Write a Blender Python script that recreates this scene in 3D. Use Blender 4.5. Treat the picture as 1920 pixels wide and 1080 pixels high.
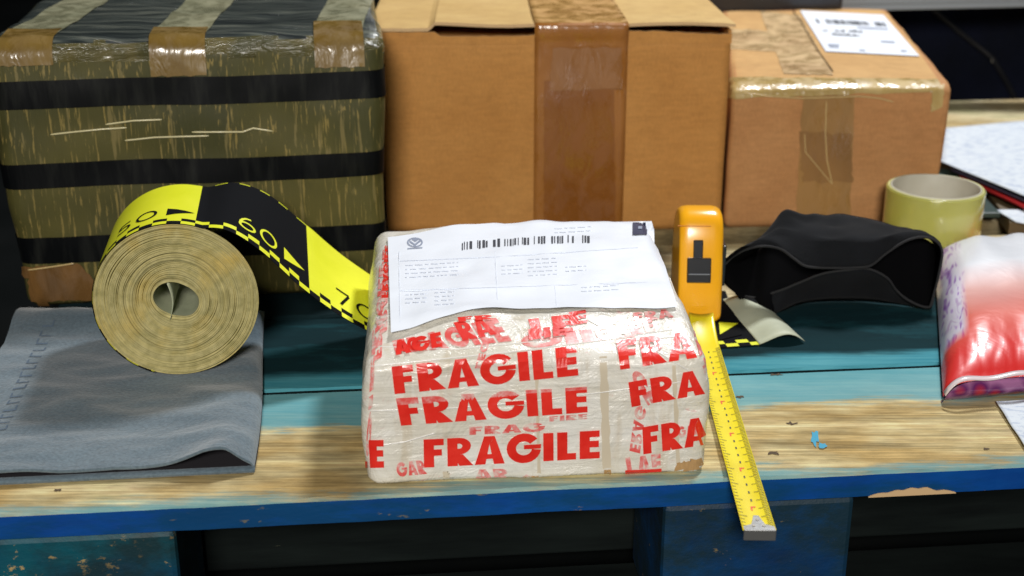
import bpy, bmesh, math, random
from mathutils import Vector, noise
from mathutils.bvhtree import BVHTree
R = math.radians
random.seed(7)
sc = bpy.context.scene
for o in list(bpy.data.objects): bpy.data.objects.remove(o)

# ------------------------------------------------------------ camera, light, exposure
F = 2500.0; PITCH = R(21); H = 0.422
cd = bpy.data.cameras.new('camera'); cam = bpy.data.objects.new('camera', cd)
sc.collection.objects.link(cam); sc.camera = cam
cam.location = (0, 0, H); cam.rotation_euler = (R(90) - PITCH, 0, 0)
cd.sensor_width = 36; cd.lens = F / 1920 * 36; cd.clip_start = 0.02; cd.clip_end = 60
cd.dof.use_dof = True; cd.dof.focus_distance = 0.92; cd.dof.aperture_fstop = 7.5
w = bpy.data.worlds.new('World'); sc.world = w; w.use_nodes = True
w.node_tree.nodes['Background'].inputs[0].default_value = (0.62, 0.74, 0.85, 1)
w.node_tree.nodes['Background'].inputs[1].default_value = 0.035
sc.view_settings.view_transform = 'Standard'; sc.view_settings.look = 'None'
sc.view_settings.exposure = 0; sc.view_settings.gamma = 1
def lamp(name, loc, target, size, power, col):
    l = bpy.data.lights.new(name, 'AREA'); l.shape = 'DISK'; l.size = size; l.energy = power; l.color = col
    o = bpy.data.objects.new(name, l); sc.collection.objects.link(o); o.location = loc
    o.rotation_euler = (Vector(target) - Vector(loc)).to_track_quat('-Z', 'Y').to_euler()
lamp('ceiling_lamp_behind', (0.85, 2.25, 2.1), (0.1, 0.95, 0), 0.34, 64, (0.97, 0.98, 1.0))
lamp('ceiling_lamp_front', (-0.10, -1.25, 1.15), (0.0, 1.1, 0.05), 0.45, 49, (1.0, 0.96, 0.90))

# ------------------------------------------------------------ pixel helpers (where each thing stands)
cp, sp = math.cos(PITCH), math.sin(PITCH)
def ray(px, py):
    a = (px - 960) / F; b = (540 - py) / F
    return Vector((a, cp + sp * b, -sp + cp * b))
CAM = Vector((0, 0, H))
def D(px, py, z=0.0):
    r = ray(px, py); return CAM + r * ((z - H) / r.z)
def Y(px, py, y):
    r = ray(px, py); return CAM + r * (y / r.y)

# ------------------------------------------------------------ object helpers
ORG = {}
def setp(o, label=None, cat=None, group=None, kind=None):
    if label: o['label'] = label
    if cat: o['category'] = cat
    if group: o['group'] = group
    if kind: o['kind'] = kind
def thing(name, loc, label, cat, group=None):
    o = bpy.data.objects.new(name, None); sc.collection.objects.link(o); o.location = loc
    o.empty_display_size = 0.02
    ORG[o.name] = Vector(loc); setp(o, label, cat, group); return o
def mesh(name, verts, faces, mat, parent=None, smooth=True, mi=None, uv=None, bevel=0, seg=2):
    org = ORG[parent.name] if parent else Vector((0, 0, 0))
    me = bpy.data.meshes.new(name)
    me.from_pydata([tuple(Vector(v) - org) for v in verts], [], faces)
    mats = mat if isinstance(mat, (list, tuple)) else [mat]
    for m in mats: me.materials.append(m)
    if mi:
        for p, k in zip(me.polygons, mi): p.material_index = k
    if uv:
        l = me.uv_layers.new(name='uv')
        for lp in me.loops: l.data[lp.index].uv = uv[lp.vertex_index]
    for p in me.polygons: p.use_smooth = smooth
    me.update()
    o = bpy.data.objects.new(name, me); sc.collection.objects.link(o)
    if parent: o.parent = parent
    ORG[o.name] = org
    if bevel:
        b = o.modifiers.new('b', 'BEVEL'); b.width = bevel; b.segments = seg; b.limit_method = 'ANGLE'; b.angle_limit = R(30)
    return o
def box(o3, ax, ay, az, n=(1, 1, 1)):
    """box from corner o3 with edge vectors; returns verts, faces (front=-ay first)"""
    o3 = Vector(o3); V = []
    for k in (0, 1):
        for j in (0, 1):
            for i in (0, 1): V.append(o3 + ax * i + ay * j + az * k)
    Fc = [(0, 1, 5, 4), (2, 6, 7, 3), (0, 4, 6, 2), (1, 3, 7, 5), (4, 5, 7, 6), (0, 2, 3, 1)]
    return V, Fc
class Geo:
    def __init__(s): s.v = []; s.f = []; s.m = []
    def add(s, V, Fc, m=0):
        n = len(s.v); s.v += list(V); s.f += [tuple(i + n for i in f) for f in Fc]; s.m += [m] * len(Fc)
def grid(fn, nu, nv):
    V = [fn(i / nu, j / nv) for j in range(nv + 1) for i in range(nu + 1)]
    Fc = [(j * (nu + 1) + i, j * (nu + 1) + i + 1, (j + 1) * (nu + 1) + i + 1, (j + 1) * (nu + 1) + i)
          for j in range(nv) for i in range(nu)]
    return V, Fc
def solid(o, t, off=-1):
    s = o.modifiers.new('s', 'SOLIDIFY'); s.thickness = t; s.offset = off; return o
def nz(p, s, seed=0.0):
    return noise.noise(Vector((p[0] * s + seed, p[1] * s + seed * 1.7, p[2] * s - seed)))

# ------------------------------------------------------------ materials
def ramp(nt, stops, interp='LINEAR'):
    r = nt.nodes.new('ShaderNodeValToRGB'); cr = r.color_ramp; cr.interpolation = interp
    while len(cr.elements) < len(stops): cr.elements.new(0.5)
    for e, (p, c) in zip(cr.elements, stops):
        e.position = p; e.color = (*c, 1) if len(c) == 3 else (c[0],) * 3 + (1,)
    return r
class M:
    def __init__(s, name, col=(0.5, 0.5, 0.5), rough=0.6, spec=0.5, coat=0, trans=0, sheen=0):
        s.m = bpy.data.materials.new(name); s.m.use_nodes = True; s.nt = s.m.node_tree
        s.b = s.nt.nodes['Principled BSDF']; s.set('Base Color', (*col, 1)); s.set('Roughness', rough)
        s.set('Specular IOR Level', spec); s.set('Coat Weight', coat); s.set('Coat Roughness', 0.15)
        s.set('Transmission Weight', trans); s.set('Sheen Weight', sheen); s.col = None; s.h = None
    def set(s, k, v): s.b.inputs[k].default_value = v
    def node(s, t, **kw):
        n = s.nt.nodes.new(t)
        for k, v in kw.items(): setattr(n, k, v)
        return n
    def link(s, a, b): s.nt.links.new(a, b)
    def coord(s, scale=(1, 1, 1), rot=(0, 0, 0), kind='Object', loc=(0, 0, 0)):
        t = s.node('ShaderNodeTexCoord'); m = s.node('ShaderNodeMapping')
        m.inputs['Scale'].default_value = scale; m.inputs['Rotation'].default_value = rot
        m.inputs['Location'].default_value = loc
        s.link(t.outputs[kind], m.inputs['Vector']); return m.outputs[0]
    def noise(s, scale, vscale=(1, 1, 1), detail=4, rough=0.55, rot=(0, 0, 0), dist=0, loc=(0, 0, 0)):
        n = s.node('ShaderNodeTexNoise'); n.inputs['Scale'].default_value = scale
        n.inputs['Detail'].default_value = detail; n.inputs['Roughness'].default_value = rough
        n.inputs['Distortion'].default_value = dist
        s.link(s.coord(vscale, rot, loc=loc), n.inputs['Vector']); return n.outputs['Fac']
    def ramp(s, fac, stops, interp='LINEAR'):
        r = ramp(s.nt, stops, interp); s.link(fac, r.inputs[0]); return r.outputs[0]
    def mix(s, fac, a, b, mode='MIX'):
        n = s.node('ShaderNodeMix', data_type='RGBA', blend_type=mode)
        for i, v in ((0, fac), (6, a), (7, b)):
            if isinstance(v, (int, float)): n.inputs[i].default_value = v
            elif isinstance(v, tuple): n.inputs[i].default_value = (*v, 1)
            else: s.link(v, n.inputs[i])
        return n.outputs[2]
    def math(s, op, a, b=None, clamp=False):
        n = s.node('ShaderNodeMath', operation=op, use_clamp=clamp)
        for i, v in ((0, a), (1, b)):
            if v is None: continue
            if isinstance(v, (int, float)): n.inputs[i].default_value = v
            else: s.link(v, n.inputs[i])
        return n.outputs[0]
    def xyz(s, kind='Object'):
        t = s.node('ShaderNodeTexCoord'); x = s.node('ShaderNodeSeparateXYZ'); s.link(t.outputs[kind], x.inputs[0]); return x.outputs
    def color(s, c): s.link(c, s.b.inputs['Base Color']); return s
    def rough(s, c): s.link(c, s.b.inputs['Roughness']); return s
    def bump(s, h, strength=0.3, dist=0.001):
        b = s.node('ShaderNodeBump'); b.inputs['Strength'].default_value = strength; b.inputs['Distance'].default_value = dist
        s.link(h, b.inputs['Height']); s.link(b.outputs[0], s.b.inputs['Normal'])
        if s.b.inputs['Coat Weight'].default_value: s.link(b.outputs[0], s.b.inputs['Coat Normal'])
        return s
def cardboard(name, c1, c2):
    m = M(name, rough=0.75, spec=0.25)
    n = m.noise(14, detail=6); f = m.noise(900, (1, 1, 0.25), detail=2); g = m.noise(60, (1, 1, 5), detail=3)
    c = m.mix(m.ramp(n, [(0.35, (0,)), (0.7, (1,))]), c1, c2)
    c = m.mix(0.12, c, m.ramp(f, [(0.3, (0.25,)), (0.7, (0.9,))]), 'OVERLAY')
    c = m.mix(0.15, c, m.ramp(g, [(0.3, (0.3,)), (0.7, (0.8,))]), 'OVERLAY')
    k = m.noise(26, (1, 1, 1), detail=6, rough=0.65, loc=(2, 5, 1))
    c = m.mix(m.math('MULTIPLY', m.ramp(k, [(0.56, (0,)), (0.70, (1,))]), 0.28), c, tuple(x * 0.62 for x in c1))
    fl = m.noise(1, (150, 150, 2), detail=1)
    m.color(c).bump(m.mix(0.5, m.mix(0.35, g, fl), m.noise(12, detail=3)), 0.45, 0.0012); return m.m
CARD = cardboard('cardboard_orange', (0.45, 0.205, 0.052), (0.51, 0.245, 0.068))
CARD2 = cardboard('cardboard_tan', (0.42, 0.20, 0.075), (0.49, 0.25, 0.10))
EDGE = M('cardboard_torn_edge', (0.62, 0.42, 0.22), 0.9).m
def tape_mat(name, c1, c2, rough=0.22, bs=0.5):
    m = M(name, rough=rough, spec=0.4, coat=0.28)
    n = m.noise(22, (1, 1, 0.6), detail=5, dist=0.6); wv = m.noise(70, (1, 1, 0.35), detail=3, dist=1.2)
    pr_ = m.noise(45, (1, 1, 0.6), detail=5, rough=0.65, dist=0.8, loc=(9, 1, 4))
    m.rough(m.ramp(pr_, [(0.42, (rough * 0.8,)), (0.58, (0.62,))])); m.link(m.ramp(pr_, [(0.45, (0.5,)), (0.56, (0.0,))]), m.b.inputs['Coat Weight'])
    m.color(m.mix(m.ramp(n, [(0.38, (0,)), (0.62, (1,))]), c1, c2)).bump(wv, bs, 0.0016); return m.m
TAPE = tape_mat('brown_packing_tape', (0.28, 0.105, 0.02), (0.35, 0.14, 0.03))
TAPED = tape_mat('brown_packing_tape_doubled', (0.22, 0.075, 0.013), (0.26, 0.095, 0.02))
TAPEL = tape_mat('buff_packing_tape', (0.44, 0.29, 0.115), (0.52, 0.33, 0.13))
TAPEO = tape_mat('olive_packing_tape', (0.27, 0.22, 0.085), (0.36, 0.27, 0.09), 0.3)
TAPEFD = tape_mat('tape_on_small_box_doubled', (0.24, 0.125, 0.042), (0.30, 0.155, 0.05), 0.28)
TAPEF = tape_mat('tape_on_small_box', (0.30, 0.165, 0.055), (0.37, 0.20, 0.065), 0.28)
def wood(name, base1, base2, paint, pmask=None, seed=0.0, dark=0.5, extra=None):
    """pmask(m) -> factor 0..1 of paint"""
    m = M(name, rough=0.9, spec=0.1)
    g = m.noise(9, (1, 14, 14), detail=8, rough=0.65, dist=0.4, loc=(seed, seed, 0))
    g2 = m.noise(3, (1, 30, 30), detail=5, rough=0.6, loc=(seed * 2, 0, 0))
    st = m.noise(7, (1, 2.2, 1), detail=4, loc=(seed, 3, 0))
    c = m.mix(m.ramp(g, [(0.3, (0,)), (0.7, (1,))]), base1, base2)
    c = m.mix(m.math('MULTIPLY', m.ramp(st, [(0.5, (0,)), (0.68, (1,))]), dark), c, tuple(x * 0.42 for x in base1))
    big = m.noise(5.5, (1, 2.0, 1), detail=4, rough=0.6, loc=(seed * 3, 1, 0))
    c = m.mix(m.ramp(big, [(0.44, (0.75,)), (0.56, (0,))]), c, tuple(a_ * b_ for a_, b_ in zip(base1, (0.80, 0.66, 0.48))))
    c = m.mix(m.math('MULTIPLY', m.ramp(big, [(0.56, (0,)), (0.66, (1,))]), 0.45), c, tuple(a_ * b_ for a_, b_ in zip(base1, (0.78, 0.95, 0.75))))
    c = m.mix(0.30, c, m.ramp(g2, [(0.38, (0.15,)), (0.62, (0.82,))]), 'OVERLAY')
    g3 = m.noise(34, (1, 2.6, 1), detail=6, rough=0.7, loc=(seed, 0, 3))
    c = m.mix(0.3, c, m.ramp(g3, [(0.35, (0.2,)), (0.65, (0.8,))]), 'OVERLAY')
    g4 = m.noise(11, (1, 34, 34), detail=4, rough=0.7, dist=0.5, loc=(seed, 1, 1))
    c = m.mix(0.28, c, m.ramp(g4, [(0.44, (0.12,)), (0.56, (0.8,))]), 'OVERLAY')
    if pmask:
        pc = m.mix(m.ramp(m.noise(6, (1, 3, 1), detail=5), [(0.35, (0,)), (0.65, (1,))]), paint[0], paint[1])
        c = m.mix(pmask(m, g, st), c, pc)
    if extra: c = extra(m, c, g, g4)
    m.color(c).bump(m.mix(0.5, g, g2), 0.55, 0.0012); return m.m
BLUE = M('pallet_blue_paint', rough=0.5, spec=0.4)
_n = BLUE.noise(9, (1, 3, 3), detail=6); _w = BLUE.noise(30, (1, 2.5, 2.5), detail=6, rough=0.65)
_c = BLUE.mix(BLUE.ramp(_n, [(0.35, (0,)), (0.65, (1,))]), (0.0, 0.040, 0.22), (0.0, 0.075, 0.32))
_c = BLUE.mix(BLUE.ramp(_w, [(0.645, (0,)), (0.67, (1,))]), _c, (0.34, 0.26, 0.12))
_d = BLUE.noise(5, (1, 2, 4), detail=7, rough=0.7, loc=(3, 0, 0))
_c = BLUE.mix(BLUE.ramp(_d, [(0.40, (0.7,)), (0.52, (0,))]), _c, (0.0, 0.045, 0.10))
BLUE.color(_c).bump(_w, 0.5, 0.001); BLUE = BLUE.m
def blockmat(name, ca, cb, wear):
    m = M(name, rough=0.55, spec=0.4)
    n = m.noise(11, (1, 1, 2), detail=6); w1 = m.noise(38, (1, 1, 1.6), detail=7, rough=0.7, loc=(2, 0, 1))
    z = m.xyz()[2]
    c = m.mix(m.ramp(n, [(0.38, (0,)), (0.6, (1,))]), ca, cb)
    c = m.mix(m.ramp(w1, [(wear, (0,)), (wear + 0.03, (1,))]), c, (0.42, 0.30, 0.12))
    dn = m.noise(7, (1, 1, 1.5), detail=7, rough=0.7, loc=(7, 0, 2))
    c = m.mix(m.ramp(dn, [(0.44, (0.85,)), (0.58, (0,))]), c, (0.006, 0.022, 0.026))
    m.color(c).bump(w1, 0.6, 0.0015); return m.m
BLOCK_TEAL = blockmat('block_teal_paint', (0.0, 0.035, 0.09), (0.0, 0.075, 0.105), 0.60)
BLOCK_BLUE = blockmat('block_blue_paint', (0.0, 0.022, 0.085), (0.0, 0.045, 0.14), 0.625)

# ------------------------------------------------------------ ground
mf = M('dark_floor_concrete', rough=0.95, spec=0.05)
mf.color(mf.ramp(mf.noise(5, detail=6), [(0.3, (0.002, 0.003, 0.003)), (0.7, (0.006, 0.007, 0.007))]))
v, f = box((-6, -3, -0.20), Vector((12, 0, 0)), Vector((0, 12, 0)), Vector((0, 0, 0.05)))
o = mesh('floor', v, f, mf.m, smooth=False); setp(o, kind='structure')
mw = M('black_backdrop', (0.0015, 0.0015, 0.002), 1.0, spec=0.0)
v, f = box((-6, 4.6, -0.15), Vector((12, 0, 0)), Vector((0, 0.05, 0)), Vector((0, 0, 3.0)))
o = mesh('wall', v, f, mw.m, smooth=False); setp(o, kind='structure')

# ------------------------------------------------------------ pallet
A = D(0, 965); B = D(1920, 872); ux = (B - A).normalized(); uy = Vector((-ux.y, ux.x, 0)); UZ = Vector((0, 0, 1))
E = D(10, 680); s0 = (E - A).dot(ux)           # left end of the pallet
P0 = A + ux * s0
LEN = 1.2
pal = thing('pallet', P0 + UZ * -0.144, 'weathered blue painted wooden pallet carrying all the boxes and tools', 'pallet')
def sstep(m, v, a, b): return m.ramp(m.math('DIVIDE', m.math('SUBTRACT', v, a), b - a, True), [(0, (0,)), (1, (1,))])
def mask_front(m, g, st):     # painted at the rear half of the front board and in a thin line at its front edge
    t = m.node('ShaderNodeTexCoord'); vt = m.node('ShaderNodeVectorMath', operation='DOT_PRODUCT')
    m.link(t.outputs['Object'], vt.inputs[0]); vt.inputs[1].default_value = tuple(uy)
    y = m.math('ADD', vt.outputs['Value'], m.math('MULTIPLY', m.math('SUBTRACT', st, 0.5), 0.05))
    y = m.math('ADD', y, m.math('MULTIPLY', m.math('SUBTRACT', g, 0.5), 0.04))
    fl = m.noise(110, (0.35, 1.5, 1), detail=6, rough=0.75)
    y = m.math('ADD', y, m.math('MULTIPLY', m.math('SUBTRACT', fl, 0.5), 0.028))
    a = m.ramp(y, [(0.0, (0.7,)), (0.008, (0.35,)), (0.013, (0,)), (0.092, (0,)), (0.104, (0.8,)), (0.2, (1,))])
    return a
WF = wood('front_board_wood', (0.46, 0.36, 0.17), (0.66, 0.57, 0.33), ((0.05, 0.29, 0.36), (0.13, 0.38, 0.44)), mask_front, 1.0, 0.45)
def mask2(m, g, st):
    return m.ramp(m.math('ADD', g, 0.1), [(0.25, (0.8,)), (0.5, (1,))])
def ydot(m, v):
    t = m.node('ShaderNodeTexCoord'); vt = m.node('ShaderNodeVectorMath', operation='DOT_PRODUCT')
    m.link(t.outputs['Object'], vt.inputs[0]); vt.inputs[1].default_value = tuple(v); return vt.outputs['Value']
def front_cyan(m, c, g, g4):  # front strip keeps the lit cyan, ahead of the painted shadow
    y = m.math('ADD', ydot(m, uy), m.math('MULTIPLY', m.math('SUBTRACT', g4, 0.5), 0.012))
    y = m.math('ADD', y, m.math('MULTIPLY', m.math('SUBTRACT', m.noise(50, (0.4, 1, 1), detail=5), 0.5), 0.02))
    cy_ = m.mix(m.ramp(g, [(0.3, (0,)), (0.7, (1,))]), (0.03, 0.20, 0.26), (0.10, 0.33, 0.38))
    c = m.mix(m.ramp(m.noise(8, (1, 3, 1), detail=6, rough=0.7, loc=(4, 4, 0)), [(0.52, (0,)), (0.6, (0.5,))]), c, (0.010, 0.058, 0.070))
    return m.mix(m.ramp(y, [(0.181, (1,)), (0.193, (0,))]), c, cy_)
W2 = wood('second_board_wood_shadow', (0.10, 0.12, 0.09), (0.2, 0.2, 0.13), ((0.003, 0.016, 0.020), (0.005, 0.027, 0.033)), mask2, 2.0, extra=front_cyan)  # dark teal holds the cast shadow, painted into the board's colour
W2C = wood('second_board_cyan_edge', (0.2, 0.25, 0.2), (0.3, 0.35, 0.28), ((0.03, 0.25, 0.33), (0.09, 0.36, 0.44)), mask2, 2.6)
W3 = wood('pale_board_wood', (0.50, 0.42, 0.24), (0.66, 0.58, 0.38), None, None, 4.0, 0.5)
def shade_mask_left(m, g, st):
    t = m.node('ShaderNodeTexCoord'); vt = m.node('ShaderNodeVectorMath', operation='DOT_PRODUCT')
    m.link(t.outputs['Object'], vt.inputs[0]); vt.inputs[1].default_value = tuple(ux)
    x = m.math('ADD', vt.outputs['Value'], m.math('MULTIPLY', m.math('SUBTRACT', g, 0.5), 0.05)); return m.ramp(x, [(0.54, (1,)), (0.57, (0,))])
W3L = wood('third_board_wood_shadow', (0.50, 0.42, 0.24), (0.66, 0.58, 0.38), ((0.004, 0.014, 0.017), (0.008, 0.022, 0.026)), shade_mask_left, 4.4, 0.5)  # dark left part is the shade behind the roll, painted in
W4 = wood('grey_board_wood', (0.20, 0.17, 0.10), (0.28, 0.24, 0.15), None, None, 5.0, 0.5)
def plank(y0, y1, mats, s=0.0, ln=LEN, z1=0.0, th=0.0175, name='deck_board', split=None, seed=0):
    """a board with a slightly uneven, worn front arris"""
    n = 160; G = Geo()
    ys = [y0, y0 + 0.0016] + ([split, y1 - 0.0016] if split else [y1 - 0.0016]) + [y1]
    V = []; rows = []
    prof = [(y0, z1 - th)] + [(y0, z1 - 0.0018)] + [(y, z1) for y in ys[1:-1]] + [(y1, z1 - 0.0018), (y1, z1 - th)]
    for i in range(n + 1):
        x = s + ln * i / n
        for k, (y, z) in enumerate(prof):
            ww = noise.noise(Vector((x * 14, k * 0.6 if k > 1 else 0, seed))) * 0.0009 + noise.noise(Vector((x * 60, 0, seed + 9))) * 0.0005
            yy = y + (ww if k <= 2 else (-ww if k >= len(prof) - 3 and k > 3 else 0)); zz = z
            if k == 2: yy += abs(noise.noise(Vector((x * 25, 4, seed)))) * 0.004
            if split and k == 3: yy += ww * 4
            V.append(P0 + ux * x + uy * yy + UZ * zz)
    K = len(prof); Fc = []; mi = []
    for i in range(n):
        for k in range(K - 1):
            Fc.append((i * K + k, (i + 1) * K + k, (i + 1) * K + k + 1, i * K + k + 1))
            mi.append(mats[0] if k == 0 else (mats[1] if k <= (2 if split else 99) else mats[2]))
        Fc.append((i * K, i * K + K - 1, (i + 1) * K + K - 1, (i + 1) * K)); mi.append(mats[0])
    Fc.append(tuple(range(K))[::-1]); mi.append(mats[0]); Fc.append(tuple(n * K + k for k in range(K))); mi.append(mats[0])
    return V, Fc, mi
def board(y0, y1, ml, split=None, s=0.0, seed=0, ln=LEN):
    V, Fc, mi = plank(y0, y1, [0, 1, 2], s=s, split=split, seed=seed, ln=ln)
    if len(ml) == 2: mi = [min(k, 1) for k in mi]
    return mesh('deck_board', V, Fc, ml, pal, smooth=False, mi=mi)
BEDGE = M('dark_board_edge', (0.006, 0.012, 0.013), 0.95, spec=0.05).m
b1 = board(0.0, 0.157, [BLUE, WF], seed=1)
b1['label'] = 'front deck board with blue edge and worn pale wood top'
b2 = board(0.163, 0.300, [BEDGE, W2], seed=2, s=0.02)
b2['label'] = 'teal painted deck board with a cast shadow painted dark into its top'
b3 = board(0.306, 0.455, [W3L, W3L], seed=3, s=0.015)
b4 = board(0.50, 0.64, [W4, W4], seed=4); b5 = board(0.69, 0.83, [W4, W4], seed=5); b6 = board(0.875, 1.02, [W3, W3], seed=6)
def pbox(name, x0, x1, y0, y1, z0, z1, mat, bev=0.002, parent=None):
    v, f = box(P0 + ux * x0 + uy * y0 + UZ * z0, ux * (x1 - x0), uy * (y1 - y0), UZ * (z1 - z0))
    return mesh(name, v, f, mat, parent or pal, smooth=False, bevel=bev)
def sx(px, py, z=-0.03):   # along-pallet coordinate of a pixel on the front face
    a = ray(px, py); n = uy; t = (P0 - CAM).dot(n) / a.dot(n); return (CAM + a * t - P0).dot(ux)
for (x0, x1, m) in ((0.0, sx(330, 1030), BLOCK_TEAL), (sx(1245, 1000), sx(1600, 1000), BLOCK_BLUE), (LEN - 0.12, LEN, BLOCK_TEAL)):
    for y0 in (0.002, 0.44, 0.88):
        pbox('block', x0, x1, y0, y0 + 0.10, -0.122, -0.0185, m, 0.004)
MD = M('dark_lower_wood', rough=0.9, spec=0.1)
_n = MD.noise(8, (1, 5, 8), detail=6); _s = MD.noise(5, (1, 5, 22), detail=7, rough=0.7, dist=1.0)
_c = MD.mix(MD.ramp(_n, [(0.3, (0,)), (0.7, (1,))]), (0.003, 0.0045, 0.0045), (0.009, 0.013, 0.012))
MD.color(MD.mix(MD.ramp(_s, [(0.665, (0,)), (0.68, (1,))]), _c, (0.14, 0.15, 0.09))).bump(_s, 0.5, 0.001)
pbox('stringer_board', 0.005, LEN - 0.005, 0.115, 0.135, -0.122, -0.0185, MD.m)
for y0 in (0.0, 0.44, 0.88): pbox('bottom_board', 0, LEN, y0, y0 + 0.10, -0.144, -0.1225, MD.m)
# splintered pale chip along the lower front arris, nail marks and a blue chalk mark
G = Geo()
xa, xb = sx(1628, 925), sx(1792, 915); n = 30
pts = []
for i in range(n + 1):
    t = i / n; hgt = 0.0006 + 0.0058 * (math.sin(math.pi * t) ** 0.7) * (0.72 + 0.5 * noise.noise(Vector((t * 7, 3, 0))))
    x = xa + (xb - xa) * t
    pts += [P0 + ux * x + uy * -0.0012 + UZ * -0.0180, P0 + ux * x + uy * -0.0012 + UZ * (-0.0180 + hgt)]
G.add(pts, [(2 * i, 2 * i + 2, 2 * i + 3, 2 * i + 1) for i in range(n)])
o = mesh('bare_wood_chip', G.v, G.f, EDGE, pal, smooth=False); solid(o, 0.0008)
DARKM = M('dark_mark', (0.085, 0.055, 0.03), 0.9).m
CYAN = M('cyan_chalk', (0.05, 0.33, 0.50), 0.8).m
def flatmark(name, cx, cy, rx, ry, mat, z=0.0012, seed=0, parent=None, n=14, irr=0.5):
    c = [D(cx, cy, z)]
    for i in range(n):
        a = 2 * math.pi * i / n; r = 1 + irr * noise.noise(Vector((math.cos(a) * 2, math.sin(a) * 2, seed)))
        c.append(D(cx + rx * r * math.cos(a), cy + ry * r * math.sin(a), z))
    return c, [(0, 1 + (i + 1) % n, 1 + i) for i in range(n)]
G = Geo()
for i, (x, y, a, b) in enumerate([(1486, 794, 13, 4), (1450, 849, 12, 4.5), (1456, 702, 13, 2.5), (1387, 744, 9, 3), (108, 919, 9, 4), (1850, 841, 7, 3)]):
    G = Geo(); G.add(*flatmark('m', x, y, a * 0.85, b * 0.62, DARKM, 0.0004, i, irr=1.5)); mesh('nail_hole', G.v, G.f, DARKM, b1, smooth=False)
G = Geo(); G.add(*flatmark('m', 1528, 822, 7, 12, CYAN, 0.0006, 3, irr=1.2)); G.add(*flatmark('m', 1543, 835, 8, 5, CYAN, 0.0009, 5, irr=1.2))
mesh('blue_paint_smear', G.v, G.f, CYAN, b1, smooth=False)

# ------------------------------------------------------------ rounded lumpy box
def lumpy(org, ax, ay, w, d, h, r, n=(40, 40, 24), amp=0.0015, fr=18, seed=0, deform=None):
    """rounded box on the ground: front-left-bottom corner org, edges ax, ay"""
    idx = {}; V = []; Fc = []
    nx, ny, nzz = n
    def vert(i, j, k):
        key = (i, j, k)
        if key in idx: return idx[key]
        p = Vector((w * i / nx, d * j / ny, h * k / nzz))
        q = Vector((min(max(p.x, r), w - r), min(max(p.y, r), d - r), min(max(p.z, min(r, h / 2 - 1e-4) * 0.5), h - r)))
        dv = p - q
        rr = r if dv.z >= 0 else r * 0.5
        if dv.length > 1e-9: p = q + dv.normalized() * (r if k > 0 else max(r * 0.8, 0)) if dv.length > 1e-6 else p
        p.z = max(0, p.z)
        nn = (p - Vector((w / 2, d / 2, h / 2))); nn = Vector((nn.x / w, nn.y / d, nn.z / h)).normalized()
        a = amp * (noise.noise(p * fr + Vector((seed, 0, 0))) + 0.5 * noise.noise(p * fr * 2.7 + Vector((0, seed, 0)))) * (1 if k else 0)
        p = p + nn * a
        if deform: p = deform(p)
        V.append(org + ax * p.x + ay * p.y + UZ * p.z); idx[key] = len(V) - 1; return idx[key]
    for j in range(ny):
        for i in range(nx):
            Fc.append((vert(i, j, nzz), vert(i + 1, j, nzz), vert(i + 1, j + 1, nzz), vert(i, j + 1, nzz)))
            Fc.append((vert(i, j, 0), vert(i, j + 1, 0), vert(i + 1, j + 1, 0), vert(i + 1, j, 0)))
    for k in range(nzz):
        for i in range(nx):
            Fc.append((vert(i, 0, k), vert(i + 1, 0, k), vert(i + 1, 0, k + 1), vert(i, 0, k + 1)))
            Fc.append((vert(i, ny, k), vert(i, ny, k + 1), vert(i + 1, ny, k + 1), vert(i + 1, ny, k)))
        for j in range(ny):
            Fc.append((vert(0, j, k), vert(0, j, k + 1), vert(0, j + 1, k + 1), vert(0, j + 1, k)))
            Fc.append((vert(nx, j, k), vert(nx, j + 1, k), vert(nx, j + 1, k + 1), vert(nx, j, k + 1)))
    return V, Fc
def bvh(V, Fc): return BVHTree.FromPolygons([tuple(v) for v in V], Fc)
def hitpx(T, px, py, off):
    r = ray(px, py).normalized(); h = T.ray_cast(CAM, r)
    if h[0] is None: return None
    n = h[1] if h[1].dot(r) < 0 else -h[1]
    return h[0] + n * off
def quadpx(q, u, v):   # q = BL, BR, TR, TL in pixels
    a = [q[0][k] + (q[1][k] - q[0][k]) * u for k in (0, 1)]; b = [q[3][k] + (q[2][k] - q[3][k]) * u for k in (0, 1)]
    return a[0] + (b[0] - a[0]) * v, a[1] + (b[1] - a[1]) * v
def drape_quads(quads, mapf, sub=4):
    """quads in unit space; mapf(u,v)->point or None"""
    G = Geo()
    for q in quads:
        su = sub
        pts = []; ok = []
        for j in range(su + 1):
            for i in range(su + 1):
                u, v = quadpx(q, i / su, j / su); p = mapf(u, v); pts.append(p if p is not None else Vector((0, 0, 0))); ok.append(p is not None)
        fs = []
        for j in range(su):
            for i in range(su):
                ids = (j * (su + 1) + i, j * (su + 1) + i + 1, (j + 1) * (su + 1) + i + 1, (j + 1) * (su + 1) + i)
                if all(ok[k] for k in ids): fs.append(ids)
        used = sorted({k for f_ in fs for k in f_}); mp = {k: n for n, k in enumerate(used)}
        G.add([pts[k] for k in used], [tuple(mp[k] for k in f_) for f_ in fs])
    return G
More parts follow.
